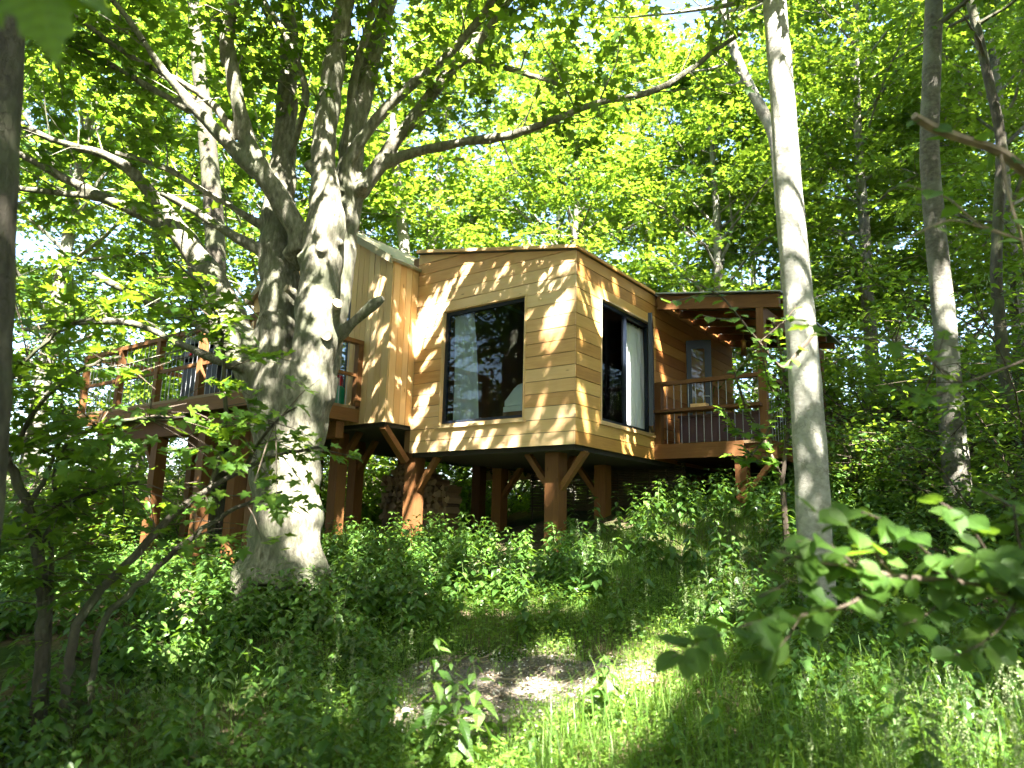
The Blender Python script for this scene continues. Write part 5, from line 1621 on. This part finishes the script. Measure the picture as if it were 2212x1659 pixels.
sap = empty('sycamore_sapling', SG)
tag(sap, 'multi-stemmed young sycamore with layered green leaves in front of the deck', 'tree')
sb = MB(); tips = []
for st in STEMS:
    pts = np.array([at(a, b, c) for a, b, c, d in st]); rad = [d / FPX * c for a, b, c, d in st]
    if st[0][1] > 1400: pts[0][2] = ground_z(pts[0][0], pts[0][1]) - .1
    t = np.concatenate([[0], np.cumsum(np.linalg.norm(np.diff(pts, axis=0), axis=1))]); m = max(8, int(t[-1] / .07)); tt = np.linspace(0, t[-1], m)
    sp = np.stack([np.interp(tt, t, pts[:, k]) for k in range(3)], 1)
    for _ in range(2): sp[1:-1] = .25 * sp[:-2] + .5 * sp[1:-1] + .25 * sp[2:]
    sp[1:-1] += rng.normal(0, .006, (m - 2, 3))
    sb.tube(sp - SG, list(np.interp(tt, t, rad)), 7, wob=.05)
    tips.append(sp)
sb.build('stems', M['bark_dark'], sap)
tw = MB(); n_leaf = 0
cands = []
for si, sp in enumerate(tips):
    L = np.linalg.norm(np.diff(sp, axis=0), axis=1).sum()
    cnt = int(L * (10 if si > 3 else 6))
    for c in range(cnt):
        u = rng.uniform(.35 if si in (0, 2, 3) else .15, 1.0); q = sp[min(len(sp) - 1, int(u * (len(sp) - 1)))]
        d = rng.normal(0, 1, 3) * np.array([1, .8, .25]); d /= np.linalg.norm(d)
        cands.append((q, d, rng.uniform(.15, .65)))
# further sprays where the foliage screens the deck edge
for c in range(170):
    a, b = rng.uniform(-40, 600), rng.uniform(600, 1190)
    if 175 < a < 450 and 690 < b < 850 and rng.random() < .85: continue
    if a > 440 and b < 850 and rng.random() < .8: continue
    q = at(a, b, rng.uniform(4.6, 6.6))
    base = min((sp[j] for sp in tips for j in range(0, len(sp), 6)), key=lambda s_: np.linalg.norm(s_ - q))
    d = q - base; l = np.linalg.norm(d)
    cands.append((base, d / l, l))
bulk = [[], [], [], [], []]
for q, d, l in cands:
    e = q + d * l
    mid = q + d * l * .5 + np.array([0, 0, .03])
    tw.tube([q - SG, mid - SG, e - SG], [.005, .004, .002], 4, cap=False)
    ln = np.array([0, 0, 1.0]) + rng.normal(0, .25, 3) + np.array([0, -.25, 0])
    for j in range(rng.integers(7, 12)):
        s = rng.uniform(.25, 1.0)
        p = q + d * l * s + rng.normal(0, .075, 3) * np.array([1, 1, .35]) if l < .7 else e + rng.normal(0, .12, 3) * np.array([1, 1, .3])
        nn = ln + rng.normal(0, .3, 3); dd = d + rng.normal(0, .7, 3) + np.array([0, 0, -.2])
        sz = rng.uniform(.07, .125)
        uvp, zz = project(p[None])
        if 330 < uvp[0, 0] < 445 and 700 < uvp[0, 1] < 850: continue
        if 165 < uvp[0, 0] < 445 and 690 < uvp[0, 1] < 925 and rng.random() < .75: continue
        if 270 < uvp[0, 0] < 560 and 1020 < uvp[0, 1] < 1240 and rng.random() < .75: continue
        if n_leaf < 290 and 0 < uvp[0, 0] < 700 and rng.random() < .35:
            leaf_obj(LEAF_SYC, sap, p - SG, nn, dd, sz); n_leaf += 1
        else:
            nn = nn / np.linalg.norm(nn); dd = dd - nn * (dd @ nn); dd /= np.linalg.norm(dd)
            for a_, v_ in zip(bulk, (p - SG, sz, nn, dd, np.clip(rng.normal(.5, .2), 0, 1))): a_.append(v_)
tag(tw.build('twigs', M['twig'], sap), kind='stuff')
B5 = [np.array(a_) for a_ in bulk]
o = link('foliage', leaf_mesh('foliage', B5[0], B5[1], B5[2], B5[3], SYC_FINE, M['leaf'], B5[4]), sap); o['kind'] = 'stuff'


# ---------------------------------------------------------------- leafy branches: stems given by pixel paths, single leaves as parts
def leafy(name, label, cat, stems, meshes, barkmat, dens, size, seed, alt=True, foot=False, normal=(0, -.35, 1), spread=.5, start=.15, group=None, drop=.15):
    rng = np.random.default_rng(seed); random.seed(seed)
    p0 = at(*stems[0][0][:3])
    if foot: p0 = np.array([p0[0], p0[1], float(ground_z(p0[0], p0[1]))])
    e = empty(name, p0); tag(e, label, cat, group)
    mb = MB()
    for st in stems:
        pts = np.array([at(a, b, c) for a, b, c, d in st]); rad = [d / FPX * c for a, b, c, d in st]
        if foot and st is stems[0]: pts[0] = p0 - np.array([0, 0, .05])
        t = np.concatenate([[0], np.cumsum(np.linalg.norm(np.diff(pts, axis=0), axis=1))]); m = max(6, int(t[-1] / .04)); tt = np.linspace(0, t[-1], m)
        sp = np.stack([np.interp(tt, t, pts[:, k]) for k in range(3)], 1)
        for _ in range(2): sp[1:-1] = .25 * sp[:-2] + .5 * sp[1:-1] + .25 * sp[2:]
        mb.tube(sp - p0, list(np.interp(tt, t, rad)), 6)
        n = int(t[-1] * dens)
        for i in range(n + 1):
            u = start + (1 - start) * (i + rng.uniform(-.2, .2)) / max(1, n); u = min(max(u, 0), 1)
            j = min(m - 2, int(u * (m - 1)))
            q = sp[j]; ax = sp[j + 1] - sp[j]; ax /= np.linalg.norm(ax)
            side = np.cross(ax, [0, 0, 1.0]); side /= np.linalg.norm(side) + 1e-6
            sgn = 1 if i % 2 else -1
            d = ax * .5 + side * sgn * .9 + rng.normal(0, spread * .5, 3) + np.array([0, 0, -drop])
            if i == n: d = ax
            stalk = rng.uniform(.01, .03)
            pp = q + d / np.linalg.norm(d) * stalk
            nn = np.array(normal) + rng.normal(0, spread * .6, 3)
            mb.tube([q - p0, pp - p0], [.0014, .001], 3, cap=False)
            leaf_obj(meshes, e, pp - p0, nn, d, size * rng.uniform(.7, 1.2))
    mb.build('stem', barkmat, e)
    return e


HZ = [
    [(2330, 1310, 2.9, 9), (2190, 1285, 2.8, 7), (2060, 1255, 2.7, 6), (1930, 1245, 2.6, 5), (1850, 1225, 2.55, 4), (1760, 1215, 2.5, 3), (1680, 1190, 2.5, 2)],
    [(2060, 1255, 2.7, 4), (1990, 1180, 2.65, 3.5), (1930, 1130, 2.6, 3), (1860, 1105, 2.6, 2)],
    [(1930, 1245, 2.6, 4), (1830, 1310, 2.5, 3), (1730, 1330, 2.45, 2.5), (1620, 1345, 2.4, 2), (1520, 1385, 2.35, 1.5), (1450, 1420, 2.3, 1.2)],
    [(2190, 1285, 2.8, 4), (2130, 1190, 2.75, 3), (2080, 1110, 2.7, 2.5), (2020, 1080, 2.7, 2)],
    [(2250, 1300, 2.85, 4), (2200, 1180, 2.8, 3), (2190, 1090, 2.8, 2)],
    [(1850, 1225, 2.55, 3), (1780, 1160, 2.5, 2), (1720, 1170, 2.5, 1.5)],
    [(1730, 1330, 2.45, 2), (1690, 1400, 2.4, 1.5), (1640, 1430, 2.4, 1.2)],
    [(2060, 1255, 2.7, 3), (2010, 1330, 2.65, 2), (1950, 1350, 2.6, 1.5)],
    [(2190, 1285, 2.8, 3), (2160, 1220, 2.6, 2), (2090, 1200, 2.5, 1.5)],
    [(2200, 1287, 2.8, 3), (2170, 1350, 2.7, 2), (2110, 1400, 2.6, 1.5), (2050, 1420, 2.6, 1.2)],
    [(2330, 1310, 2.9, 5), (2260, 1200, 2.9, 4), (2200, 1100, 2.9, 3), (2120, 1060, 2.9, 2)],
    [(1760, 1215, 2.5, 2), (1700, 1260, 2.5, 1.5), (1640, 1290, 2.45, 1.2)],
    [(1930, 1245, 2.6, 3), (1880, 1180, 2.6, 2), (1800, 1110, 2.6, 1.5), (1740, 1100, 2.6, 1.2)],
]
leafy('hazel_branch', 'broad round-leaved hazel branch reaching over the grass from the bank', 'branch', HZ, LEAF_HAZ, M['twig'], 36, .088, 301, spread=.75)
leafy('hazel_spray', 'thin hazel twig with round green leaves hanging before the porch roof', 'branch',
      [[(1760, 720, 5.6, 5), (1690, 800, 5.5, 4), (1640, 740, 5.4, 3), (1600, 690, 5.3, 2.5), (1560, 640, 5.2, 2.2), (1480, 600, 5.1, 1.6)], [(1560, 640, 5.2, 2), (1500, 640, 5.1, 1.5), (1440, 655, 5.0, 1.2)],
       [(1600, 690, 5.3, 2), (1560, 690, 5.2, 1.5), (1510, 680, 5.2, 1.2)], [(1640, 740, 5.4, 2), (1700, 690, 5.3, 1.5), (1720, 660, 5.3, 1.2)]], LEAF_HAZ, M['twig'], 15, .085, 302)
leafy('bare_branch', 'pale broken branch with a few leaves crossing the grey trunk', 'branch',
      [[(2300, 420, 3.2, 14), (2212, 370, 3.1, 13), (2160, 325, 3.05, 12), (2080, 300, 3.0, 11), (2010, 275, 2.95, 12), (1975, 250, 2.9, 9)], [(2160, 325, 3.05, 4), (2180, 430, 3.0, 3), (2210, 520, 3.0, 3), (2225, 620, 3.0, 2)],
       [(2210, 520, 3.0, 3), (2100, 480, 3.0, 2.5), (2060, 430, 3.0, 2), (1960, 400, 3.0, 1.5)], [(2210, 520, 3.0, 2), (2050, 470, 2.9, 2), (1940, 525, 2.9, 1.5)]], LEAF_HAZ, M['stick'], 6, .085, 303, start=.4)
leafy('leaning_twig', 'thin twig with a few broad leaves crossing the pale trunk', 'branch',
      [[(2260, 760, 3.6, 3), (2080, 830, 3.5, 3), (1990, 870, 3.5, 2.5), (1920, 830, 3.4, 2)], [(2080, 830, 3.5, 2.5), (1950, 740, 3.4, 2), (1840, 730, 3.4, 2), (1780, 720, 3.4, 1.5), (1730, 690, 3.3, 1)],
       [(1990, 870, 3.5, 2), (2020, 790, 3.4, 1.5), (2040, 720, 3.4, 1)]], LEAF_SYC, M['twig'], 9, .11, 304, start=.5)
leafy('elder_shrub', 'slim-stemmed leafy shrub growing against the porch railing', 'shrub',
      [[(1700, 1150, 8.6, 7), (1690, 1040, 8.7, 6), (1650, 950, 8.7, 4), (1610, 880, 8.7, 3), (1585, 800, 8.6, 2)], [(1690, 1040, 8.7, 5), (1705, 900, 8.7, 4), (1690, 780, 8.7, 3), (1670, 690, 8.6, 2)],
       [(1650, 950, 8.7, 3), (1690, 860, 8.6, 2), (1640, 780, 8.6, 1.5)], [(1650, 950, 8.7, 3), (1590, 930, 8.6, 2), (1560, 880, 8.6, 1.5)], [(1690, 1000, 8.7, 3), (1640, 1000, 8.6, 2), (1600, 960, 8.6, 1.5)], [(1705, 900, 8.7, 3), (1660, 830, 8.5, 2), (1640, 740, 8.5, 1.5)],
       [(1700, 850, 8.7, 2), (1720, 760, 8.6, 2), (1700, 640, 8.6, 1.5)], [(1650, 950, 8.7, 3), (1610, 1000, 8.5, 2), (1575, 980, 8.5, 1.5)]], LEAF_SYC, M['twig'], 26, .13, 305, foot=True)
ol0 = at(-60, -150, 1.2)
ol = empty('overhanging_twig', ol0); tag(ol, 'twig with large close sycamore leaves hanging before the dark trunk', 'branch')
tp_ = [at(-260, -260, 1.3), at(-120, -190, 1.24), at(-20, -130, 1.2), at(70, -75, 1.19), at(120, -60, 1.19)]
MB().tube([p_ - ol0 for p_ in tp_], [.006, .005, .004, .003, .002], 6).build('stem', M['twig'], ol)
random.seed(3)
for (b0, t0, nn_) in (((66, -70, 1.19), (118, 122, 1.16), (.25, -1, .35)), ((-10, -120, 1.2), (8, 66, 1.17), (-.2, -1, .3)), ((120, -60, 1.19), (235, 40, 1.2), (.3, -.8, .6)), ((-40, -140, 1.22), (-110, 60, 1.2), (0, -1, .5))):
    q0, q1 = at(*b0), at(*t0)
    leaf_obj(LEAF_SYC[2:], ol, q0 - ol0, nn_, q1 - q0, float(np.linalg.norm(q1 - q0)))


# ---------------------------------------------------------------- nettles
def nettle_data(rng, H, pairs, size):
    """stem polyline and leaf arrays for one nettle, foot at the origin"""
    lean = rng.normal(0, .08, 2)
    zs = np.linspace(0, H, 7)
    st = np.stack([lean[0] * zs + .02 * np.sin(zs * 5), lean[1] * zs, zs], 1)
    P, S, N, D = [], [], [], []
    for i in range(pairs):
        t = .16 + .84 * i / (pairs - 1)
        p = np.array([np.interp(t * H, zs, st[:, k]) for k in range(3)])
        sc = size * (1.0 - .6 * max(0, (t - .5) / .5)) * (.75 + .5 * min(1, t * 2))
        for k in range(2 if i < pairs - 1 else 4):
            a = i * 1.57 + k * (3.14 if i < pairs - 1 else 1.57) + rng.normal(0, .25)
            d = np.array([math.cos(a), math.sin(a), rng.uniform(-.95, -.05) + (1.0 if i == pairs - 1 else 0)])
            n = np.array([.45 * d[0], .45 * d[1], 1]) + rng.normal(0, .25, 3)
            n /= np.linalg.norm(n); d = d - n * (d @ n); d /= np.linalg.norm(d)
            P.append(p + d * .02); S.append(sc * rng.uniform(.8, 1.2)); N.append(n); D.append(d)
    return st, np.array(P), np.array(S), np.array(N), np.array(D)


# individual plants that stand out in front
rng = np.random.default_rng(404); random.seed(404)
FN = [(930, 1560, 4.85, .85, 'tall nettle with serrated leaves in front of the bare earth, upright'), (985, 1600, 4.7, .62, 'sunlit nettle with pale serrated leaves beside the tall upright nettle'), (1310, 1520, 5.7, .5, 'bushy nettle at the grassy edge of the bare earth'),
      (1040, 1440, 5.2, .7, 'nettle with drooping leaves behind the tall upright nettle'), (2010, 1530, 4.0, .75, 'pale green nettle standing alone under the hazel branch'), (1150, 1500, 5.2, .22, 'little nettle shoot on the bare earth'), (620, 1640, 3.9, .5, 'nettle in the shade at the dark corner of the glade')]
for (a, b, Y, H, lab) in FN:
    w = at(a, b, Y); foot = np.array([w[0], w[1], float(ground_z(w[0], w[1]))])
    e = empty('nettle', foot); tag(e, lab, 'plant')
    st, P, S, N, D = nettle_data(rng, H, 12, .15)
    MB().tube(st, list(np.linspace(.005, .002, len(st))), 5).build('stem', M['twig_green'], e)
    for i in range(len(P)): leaf_obj(LEAF_NET, e, P[i], N[i], D[i], S[i])

# the bank of nettles: plants one can pick out (copies of six) and the mass behind them
protoN = []
for k in range(6):
    st, P, S, N, D = nettle_data(rng, rng.uniform(.5, .75), 9, .135)
    V, F, kk = leaves(P, S, N, D, fan([(0, 0), (.12, .17), (.3, .28), (.6, .2), (.8, .1), (1, 0)], .25, .15))
    tint = np.repeat(np.clip(rng.normal(.55, .2, len(P)), 0, 1), kk)
    protoN.append((MB().tube(st, list(np.linspace(.005, .002, len(st))), 4, cap=False).mesh('stem', M['twig_green']), np_mesh('foliage', V, F, M['leaf_nettle'], tint)))


def nettle_weight(x, y):
    h = to_house(np.stack([x, y, np.full_like(x, 2.0)], -1))
    under = (h[:, 0] > -6.5) & (h[:, 0] < 1.6) & (h[:, 1] > np.where(h[:, 0] > -.1, 3.2, np.where(h[:, 0] > -.6, .9, .1))) & (h[:, 1] < 6)
    w = np.where(under, 0.0, 1.0)
    w *= path_field(x, y) > 1.15
    w *= np.hypot(x - BIG[0], y - BIG[1]) > .62
    glade = (x > -.9) & (x < 1.9) & (y < 8.1) & (y > 4)
    w *= np.where(glade, np.where(y > 7.3, .14, np.where(x > .5, .10, .03)), 1.0)
    w *= np.where((x > .6) & (y < 7.2) & ~((x > 2.1) & (y > 5.9)), .4, 1.0)
    w *= np.where((x < 0) & (y < 7.6), .30 + .5 * (np.sin(2.3 * x + 1.7 * y) * np.sin(1.9 * y - 1.1 * x) > .1), 1.0)
    w *= np.where((x > 1.0) & (y > 7.6) & (y < 10.3) & (x < 3.2), .14, 1.0)
    return w


def scatter(n, x0, x1, y0, y1, wf, rng):
    x = rng.uniform(x0, x1, n); y = rng.uniform(y0, y1, n)
    k = rng.random(n) < wf(x, y)
    return x[k], y[k]


nxs, nys = scatter(420, -2.6, 2.6, 7.3, 10.1, nettle_weight, rng)
px_ = rng.uniform(1.9, 3.0, 8); py_ = rng.uniform(9.9, 10.5, 8)
nxs = np.concatenate([px_, nxs]); nys = np.concatenate([py_ - 20, nys])
order = np.argsort(nys)[:190]
nys = np.where(nys < 0, nys + 20, nys)
for i in order:
    e = empty('nettle', on_ground(nxs[i], nys[i]), random.uniform(0, 6.28))
    s = random.uniform(.55, .95) * (1.15 if nxs[i] > 1.5 else 1.0); e.scale = (s, s, s * random.uniform(.85, 1.1))
    tag(e, 'nettle among the thick bed of nettles on the bank below the treehouse', 'plant', 'nettles on the bank below the treehouse')
    stm, lfm = protoN[i % 6]
    link('stem', stm, e)
    o = link('foliage', lfm, e); o['kind'] = 'stuff'


def herb_mass(name, label, xs, ys, rng, Hr, pairs, size, mat, shape=OVATE):
    Ps, Ss, Ns, Ds, Ts = [], [], [], [], []
    for x_, y_ in zip(xs, ys):
        st, P, S, N, D = nettle_data(rng, rng.uniform(*Hr), pairs, size * rng.uniform(.7, 1.2))
        Ps.append(P + np.array(on_ground(x_, y_))); Ss.append(S); Ns.append(N); Ds.append(D); Ts.append(np.clip(rng.normal(rng.uniform(.3, .75), .12, len(P)), 0, 1))
    P = np.concatenate(Ps)
    k = np.ones(len(P), bool)
    o = link(name, leaf_mesh(name, P[k], np.concatenate(Ss)[k], np.concatenate(Ns)[k], np.concatenate(Ds)[k], shape, mat, np.concatenate(Ts)[k]))
    return tag(o, label, 'undergrowth', kind='stuff')


xs, ys = scatter(4200, -8, 6.5, 4.6, 13.5, nettle_weight, rng)
herb_mass('nettle_bed', 'dense bed of nettles and herbs covering the slope', xs, ys, rng, (.25, .6), 8, .115, M['leaf_nettle'])
far_w = lambda x, y: np.where(to_house(np.stack([x, y, np.full_like(x, 2.)], -1))[:, 1] > 1.5, 1., .0) * (np.abs(to_house(np.stack([x, y, np.full_like(x, 2.)], -1))[:, 0] + 2.3) > 4.4)
xs, ys = scatter(2600, -14, 13, 10, 26, lambda x, y: np.where(to_house(np.stack([x, y, np.full_like(x, 2.)], -1))[:, 1] > 6.2, 1., far_w(x, y)), rng)
herb_mass('ground_cover', 'leafy ground cover over the floor of the wood behind', xs, ys, rng, (.25, .6), 7, .15, M['leaf_far'])
xs, ys = scatter(260, -5, 1.5, 3.2, 5.4, lambda x, y: np.where((x < -.6) & (path_field(x, y) > 1.1), 1., 0), rng)
herb_mass('shaded_herbs', 'low shaded herbs in the dark foreground corner', xs, ys, rng, (.2, .5), 6, .08, M['leaf_nettle'])

# ---------------------------------------------------------------- grass
def grass_mesh(name, xs, ys, rng, Lr, wr, mat, bend=.5):
    n = len(xs)
    z = ground_z(xs, ys)
    az = rng.uniform(0, 6.28, n); L = rng.uniform(*Lr, n); w = rng.uniform(*wr, n); bd = rng.uniform(.1, bend, n)
    dx, dy = np.cos(az), np.sin(az); sx, sy = -dy, dx
    V = np.empty((n, 7, 3))
    for j, (t, ww) in enumerate(((0, 1), (.4, .85), (.75, .55), (1, 0))):
        cx = xs + dx * L * bd * t * t; cy_ = ys + dy * L * bd * t * t; cz = z - .01 + L * (t - .35 * bd * t * t)
        if j < 3:
            for s, kx in ((0, -1), (1, 1)):
                V[:, j * 2 + s, 0] = cx + kx * sx * w * ww / 2; V[:, j * 2 + s, 1] = cy_ + kx * sy * w * ww / 2; V[:, j * 2 + s, 2] = cz
        else:
            V[:, 6] = np.stack([cx, cy_, cz], 1)
    TF = np.array([(0, 1, 3), (0, 3, 2), (2, 3, 5), (2, 5, 4), (4, 5, 6)])
    F = TF[None] + (np.arange(n) * 7)[:, None, None]
    tint = np.repeat(np.clip(rng.normal(.5, .22, n), 0, 1), 7)
    return np_mesh(name, V.reshape(-1, 3), F.reshape(-1, 3), mat, tint)


gw = lambda x, y: np.where((y > 8.6) & (x < .8), 0, 1) * np.clip((path_field(x, y) - .62) / .5, .02, 1.) * np.where((x > -1.2), 1., .35)
xs, ys = scatter(120000, -3.2, 4.4, 3.0, 10.4, gw, rng)
tag(link('grass', grass_mesh('grass', xs, ys, rng, (.05, .20), (.0025, .006), M['grass'])), 'fresh green grass round the bare earth of the glade', 'grass', kind='stuff')
xs, ys = scatter(2500, .2, 4.5, 2.8, 6.5, lambda x, y: np.where(path_field(x, y) > 1.1, 1., 0), rng)
tag(link('tall_grass', grass_mesh('tall_grass', xs, ys, rng, (.3, .65), (.005, .011), M['grass'], .8)), 'longer arching grass blades on the sunny side of the glade', 'grass', kind='stuff')
# small clover-like leaves among the grass
xs, ys = scatter(42000, -1.8, 4.2, 3.2, 8.4, lambda x, y: np.clip((path_field(x, y) - .7) / .5, .03, 1.), rng)
P = np.stack([xs, ys, ground_z(xs, ys) + rng.uniform(.03, .22, len(xs))], 1)
N, D = frames(len(P), rng, .4)
tag(link('low_herbs', leaf_mesh('low_herbs', P, rng.uniform(.02, .05, len(P)), N, D, OVATE, M['grass'], np.clip(rng.normal(.55, .2, len(P)), 0, 1))), 'tiny low herb leaves among the grass of the glade', 'herbs', kind='stuff')


# flowering grasses: stalks with airy seed heads
def seed_heads(xs, ys, rng, Hr, hl):
    V, F, T = [], [], []
    mb = MB()
    Ps, Ss = [], []
    for x_, y_ in zip(xs, ys):
        H = rng.uniform(*Hr); g_ = np.array(on_ground(x_, y_)); ln = rng.normal(0, .1, 2)
        top = g_ + np.array([ln[0] * H, ln[1] * H, H])
        mb.tube([g_, (g_ + top) / 2 + rng.normal(0, .01, 3), top], [.0018, .0014, .0008], 3, cap=False)
        m = int(70 * hl / .18)
        t = rng.random(m)
        r_ = .035 * (1 - t) * rng.random(m) + .004
        a = rng.uniform(0, 6.28, m)
        Ps.append(top + np.stack([r_ * np.cos(a), r_ * np.sin(a), -hl * (1 - t)], 1)); Ss.append(rng.uniform(.007, .015, m))
    P = np.concatenate(Ps); S = np.concatenate(Ss)
    N, D = frames(len(P), rng, .8)
    V, F, k = leaves(P, S, N, D, OVATE)
    return mb, np_mesh('seed_heads', V, F, M['seed'], np.repeat(rng.random(len(P)), k))


sx_, sy_ = [], []
for (a, b, Y, n, sp_) in ((2050, 1600, 3.9, 60, .30), (1960, 1560, 4.1, 10, .2), (1550, 1290, 7.2, 26, .4), (1480, 1330, 6.8, 10, .3), (800, 1500, 5.4, 16, .25), (300, 1600, 4.3, 10, .2), (1060, 1540, 5.2, 8, .3), (620, 1480, 5.3, 8, .3), (1250, 1300, 8.4, 16, .4), (1820, 1500, 4.6, 14, .3), (2150, 1560, 4.1, 34, .35), (720, 1400, 6.6, 8, .3)):
    w = at(a, b, Y)
    sx_ += list(rng.normal(w[0], sp_, n)); sy_ += list(rng.normal(Y, sp_, n))
mb, sh_ = seed_heads(np.array(sx_), np.array(sy_), rng, (.45, .8), .2)
fg_ = empty('flowering_grass', on_ground(sx_[0], sy_[0]))
tag(fg_, 'pale flowering grasses with airy seed heads rising from the glade', 'grass', kind='stuff')
f0 = np.array(fg_.location)
mb.v = [tuple(np.array(v) - f0) for v in mb.v]
tag(mb.build('stalks', M['grass'], fg_), kind='stuff')
so_ = link('seed_heads', sh_, fg_); so_.location = -Vector(f0); tag(so_, kind='stuff')

# ---------------------------------------------------------------- bare earth: stones, sticks, chips
random.seed(9)
def stone(r, seed):
    bm = bmesh.new(); bmesh.ops.create_icosphere(bm, subdivisions=2, radius=r)
    rs = random.Random(seed)
    for v in bm.verts: v.co *= rs.uniform(.75, 1.15); v.co.z *= .6
    m = bpy.data.meshes.new('stone'); bm.to_mesh(m); bm.free(); m.materials.append(M['chalk']); return m


SM = [stone(1, k) for k in range(3)]
for i, (a, b, s) in enumerate(((880, 1540, .055), (1120, 1400, .035), (1230, 1480, .05), (870, 1580, .04), (1160, 1455, .045), (1290, 1530, .03), (1010, 1610, .03), (960, 1510, .035))):
    d = ray(a, b); Y = 6.3
    for _ in range(8):
        p = at(a, b, Y); gz = float(ground_z(p[0], p[1])); Y = Y * (1.6 - gz) / max(.2, (1.6 - p[2]))
    p = at(a, b, Y)
    o = link('stone', SM[i % 3]); o.scale = (s, s * random.uniform(.7, 1), s * .8); o.rotation_euler = (0, 0, random.uniform(0, 6))
    o.location = (p[0], p[1], float(ground_z(p[0], p[1])) + s * .2)
    tag(o, 'pale chalky stone lying on the bare earth of the glade', 'stone', 'stones on the bare earth')
for i in range(16):
    a = random.uniform(0, 6.28); r_ = math.sqrt(random.random()) * .9
    x_, y_ = PATH_C[0] + PATH_RX * r_ * math.cos(a), PATH_C[1] + PATH_RY * r_ * math.sin(a)
    L = random.uniform(.12, .45); an = random.uniform(0, 6.28)
    pts = []
    for k in range(5):
        s = k / 4 - .5; xx, yy = x_ + L * s * math.cos(an), y_ + L * s * math.sin(an) + .03 * math.sin(k * 2)
        pts.append((xx - x_, yy - y_, float(ground_z(xx, yy)) + .014 - float(ground_z(x_, y_))))
    o = MB().tube(pts, [.006, .008, .009, .007, .004], 6).build('stick', M['stick'])
    o.location = (x_, y_, float(ground_z(x_, y_)) + .006)
    tag(o, 'dead stick lying on the bare earth of the glade', 'stick', 'sticks on the bare earth')
n = 2600
a = rng.uniform(0, 6.28, n); r_ = np.sqrt(rng.random(n)) * 1.15
x_, y_ = PATH_C[0] + PATH_RX * r_ * np.cos(a), PATH_C[1] + PATH_RY * r_ * np.sin(a)
P = np.stack([x_, y_, ground_z(x_, y_) + .016 + rng.uniform(0, .008, n)], 1)
N, D = frames(n, rng, .35)
tag(link('leaf_litter', leaf_mesh('leaf_litter', P, rng.uniform(.015, .05, n), N, D, OVATE, M['pebble'], np.zeros(n))), 'dry brown leaf litter scattered over the bare earth', 'litter', kind='stuff')

for (x_, y_, k_, s_) in ((-5.4, 2.6, 2, .9), (-4.4, 0.6, 0, 1.0), (-6.4, 4.6, 0, .9), (-3.0, -1.2, 2, .9)):  # unseen shrubs, added to block sky light over the near ground
    place_bush(k_, x_, y_, s_, 'dense shrub added out of view to block sky light from the glade', 'shrubs added out of view for shade')

n = 900
a = rng.uniform(0, 6.28, n); r_ = np.sqrt(rng.random(n)) * 1.05
x_, y_ = PATH_C[0] + PATH_RX * r_ * np.cos(a), PATH_C[1] + PATH_RY * r_ * np.sin(a)
P = np.stack([x_, y_, ground_z(x_, y_) + .018 + rng.uniform(0, .01, n)], 1)
N, D = frames(n, rng, .5)
tag(link('pale_chips', leaf_mesh('pale_chips', P, rng.uniform(.012, .04, n), N, D, OVATE, M['chalk'], np.zeros(n))), 'pale chips and shreds strewn over the bare earth', 'litter', kind='stuff')

# timber edging in the garden beyond the deck posts
for i, (a, b, Y, L, rz) in enumerate(((260, 1195, 13, 1.6, .3), (190, 1225, 12.5, 1.4, -.2), (500, 1150, 15, 2.0, .1), (690, 1105, 16, 1.5, .2))):
    p = at(a, b, Y); z0 = float(ground_z(p[0], p[1]))
    o = MB().box(-L / 2, L / 2, -.06, .06, -.1, .22).build('timber_edging', M['weathered'])
    o.location = (p[0], p[1], z0); o.rotation_euler = (0, 0, rz)
    tag(o, 'weathered timber sleeper edging the ground beyond the deck posts', 'sleeper', 'timber edging beyond the deck')
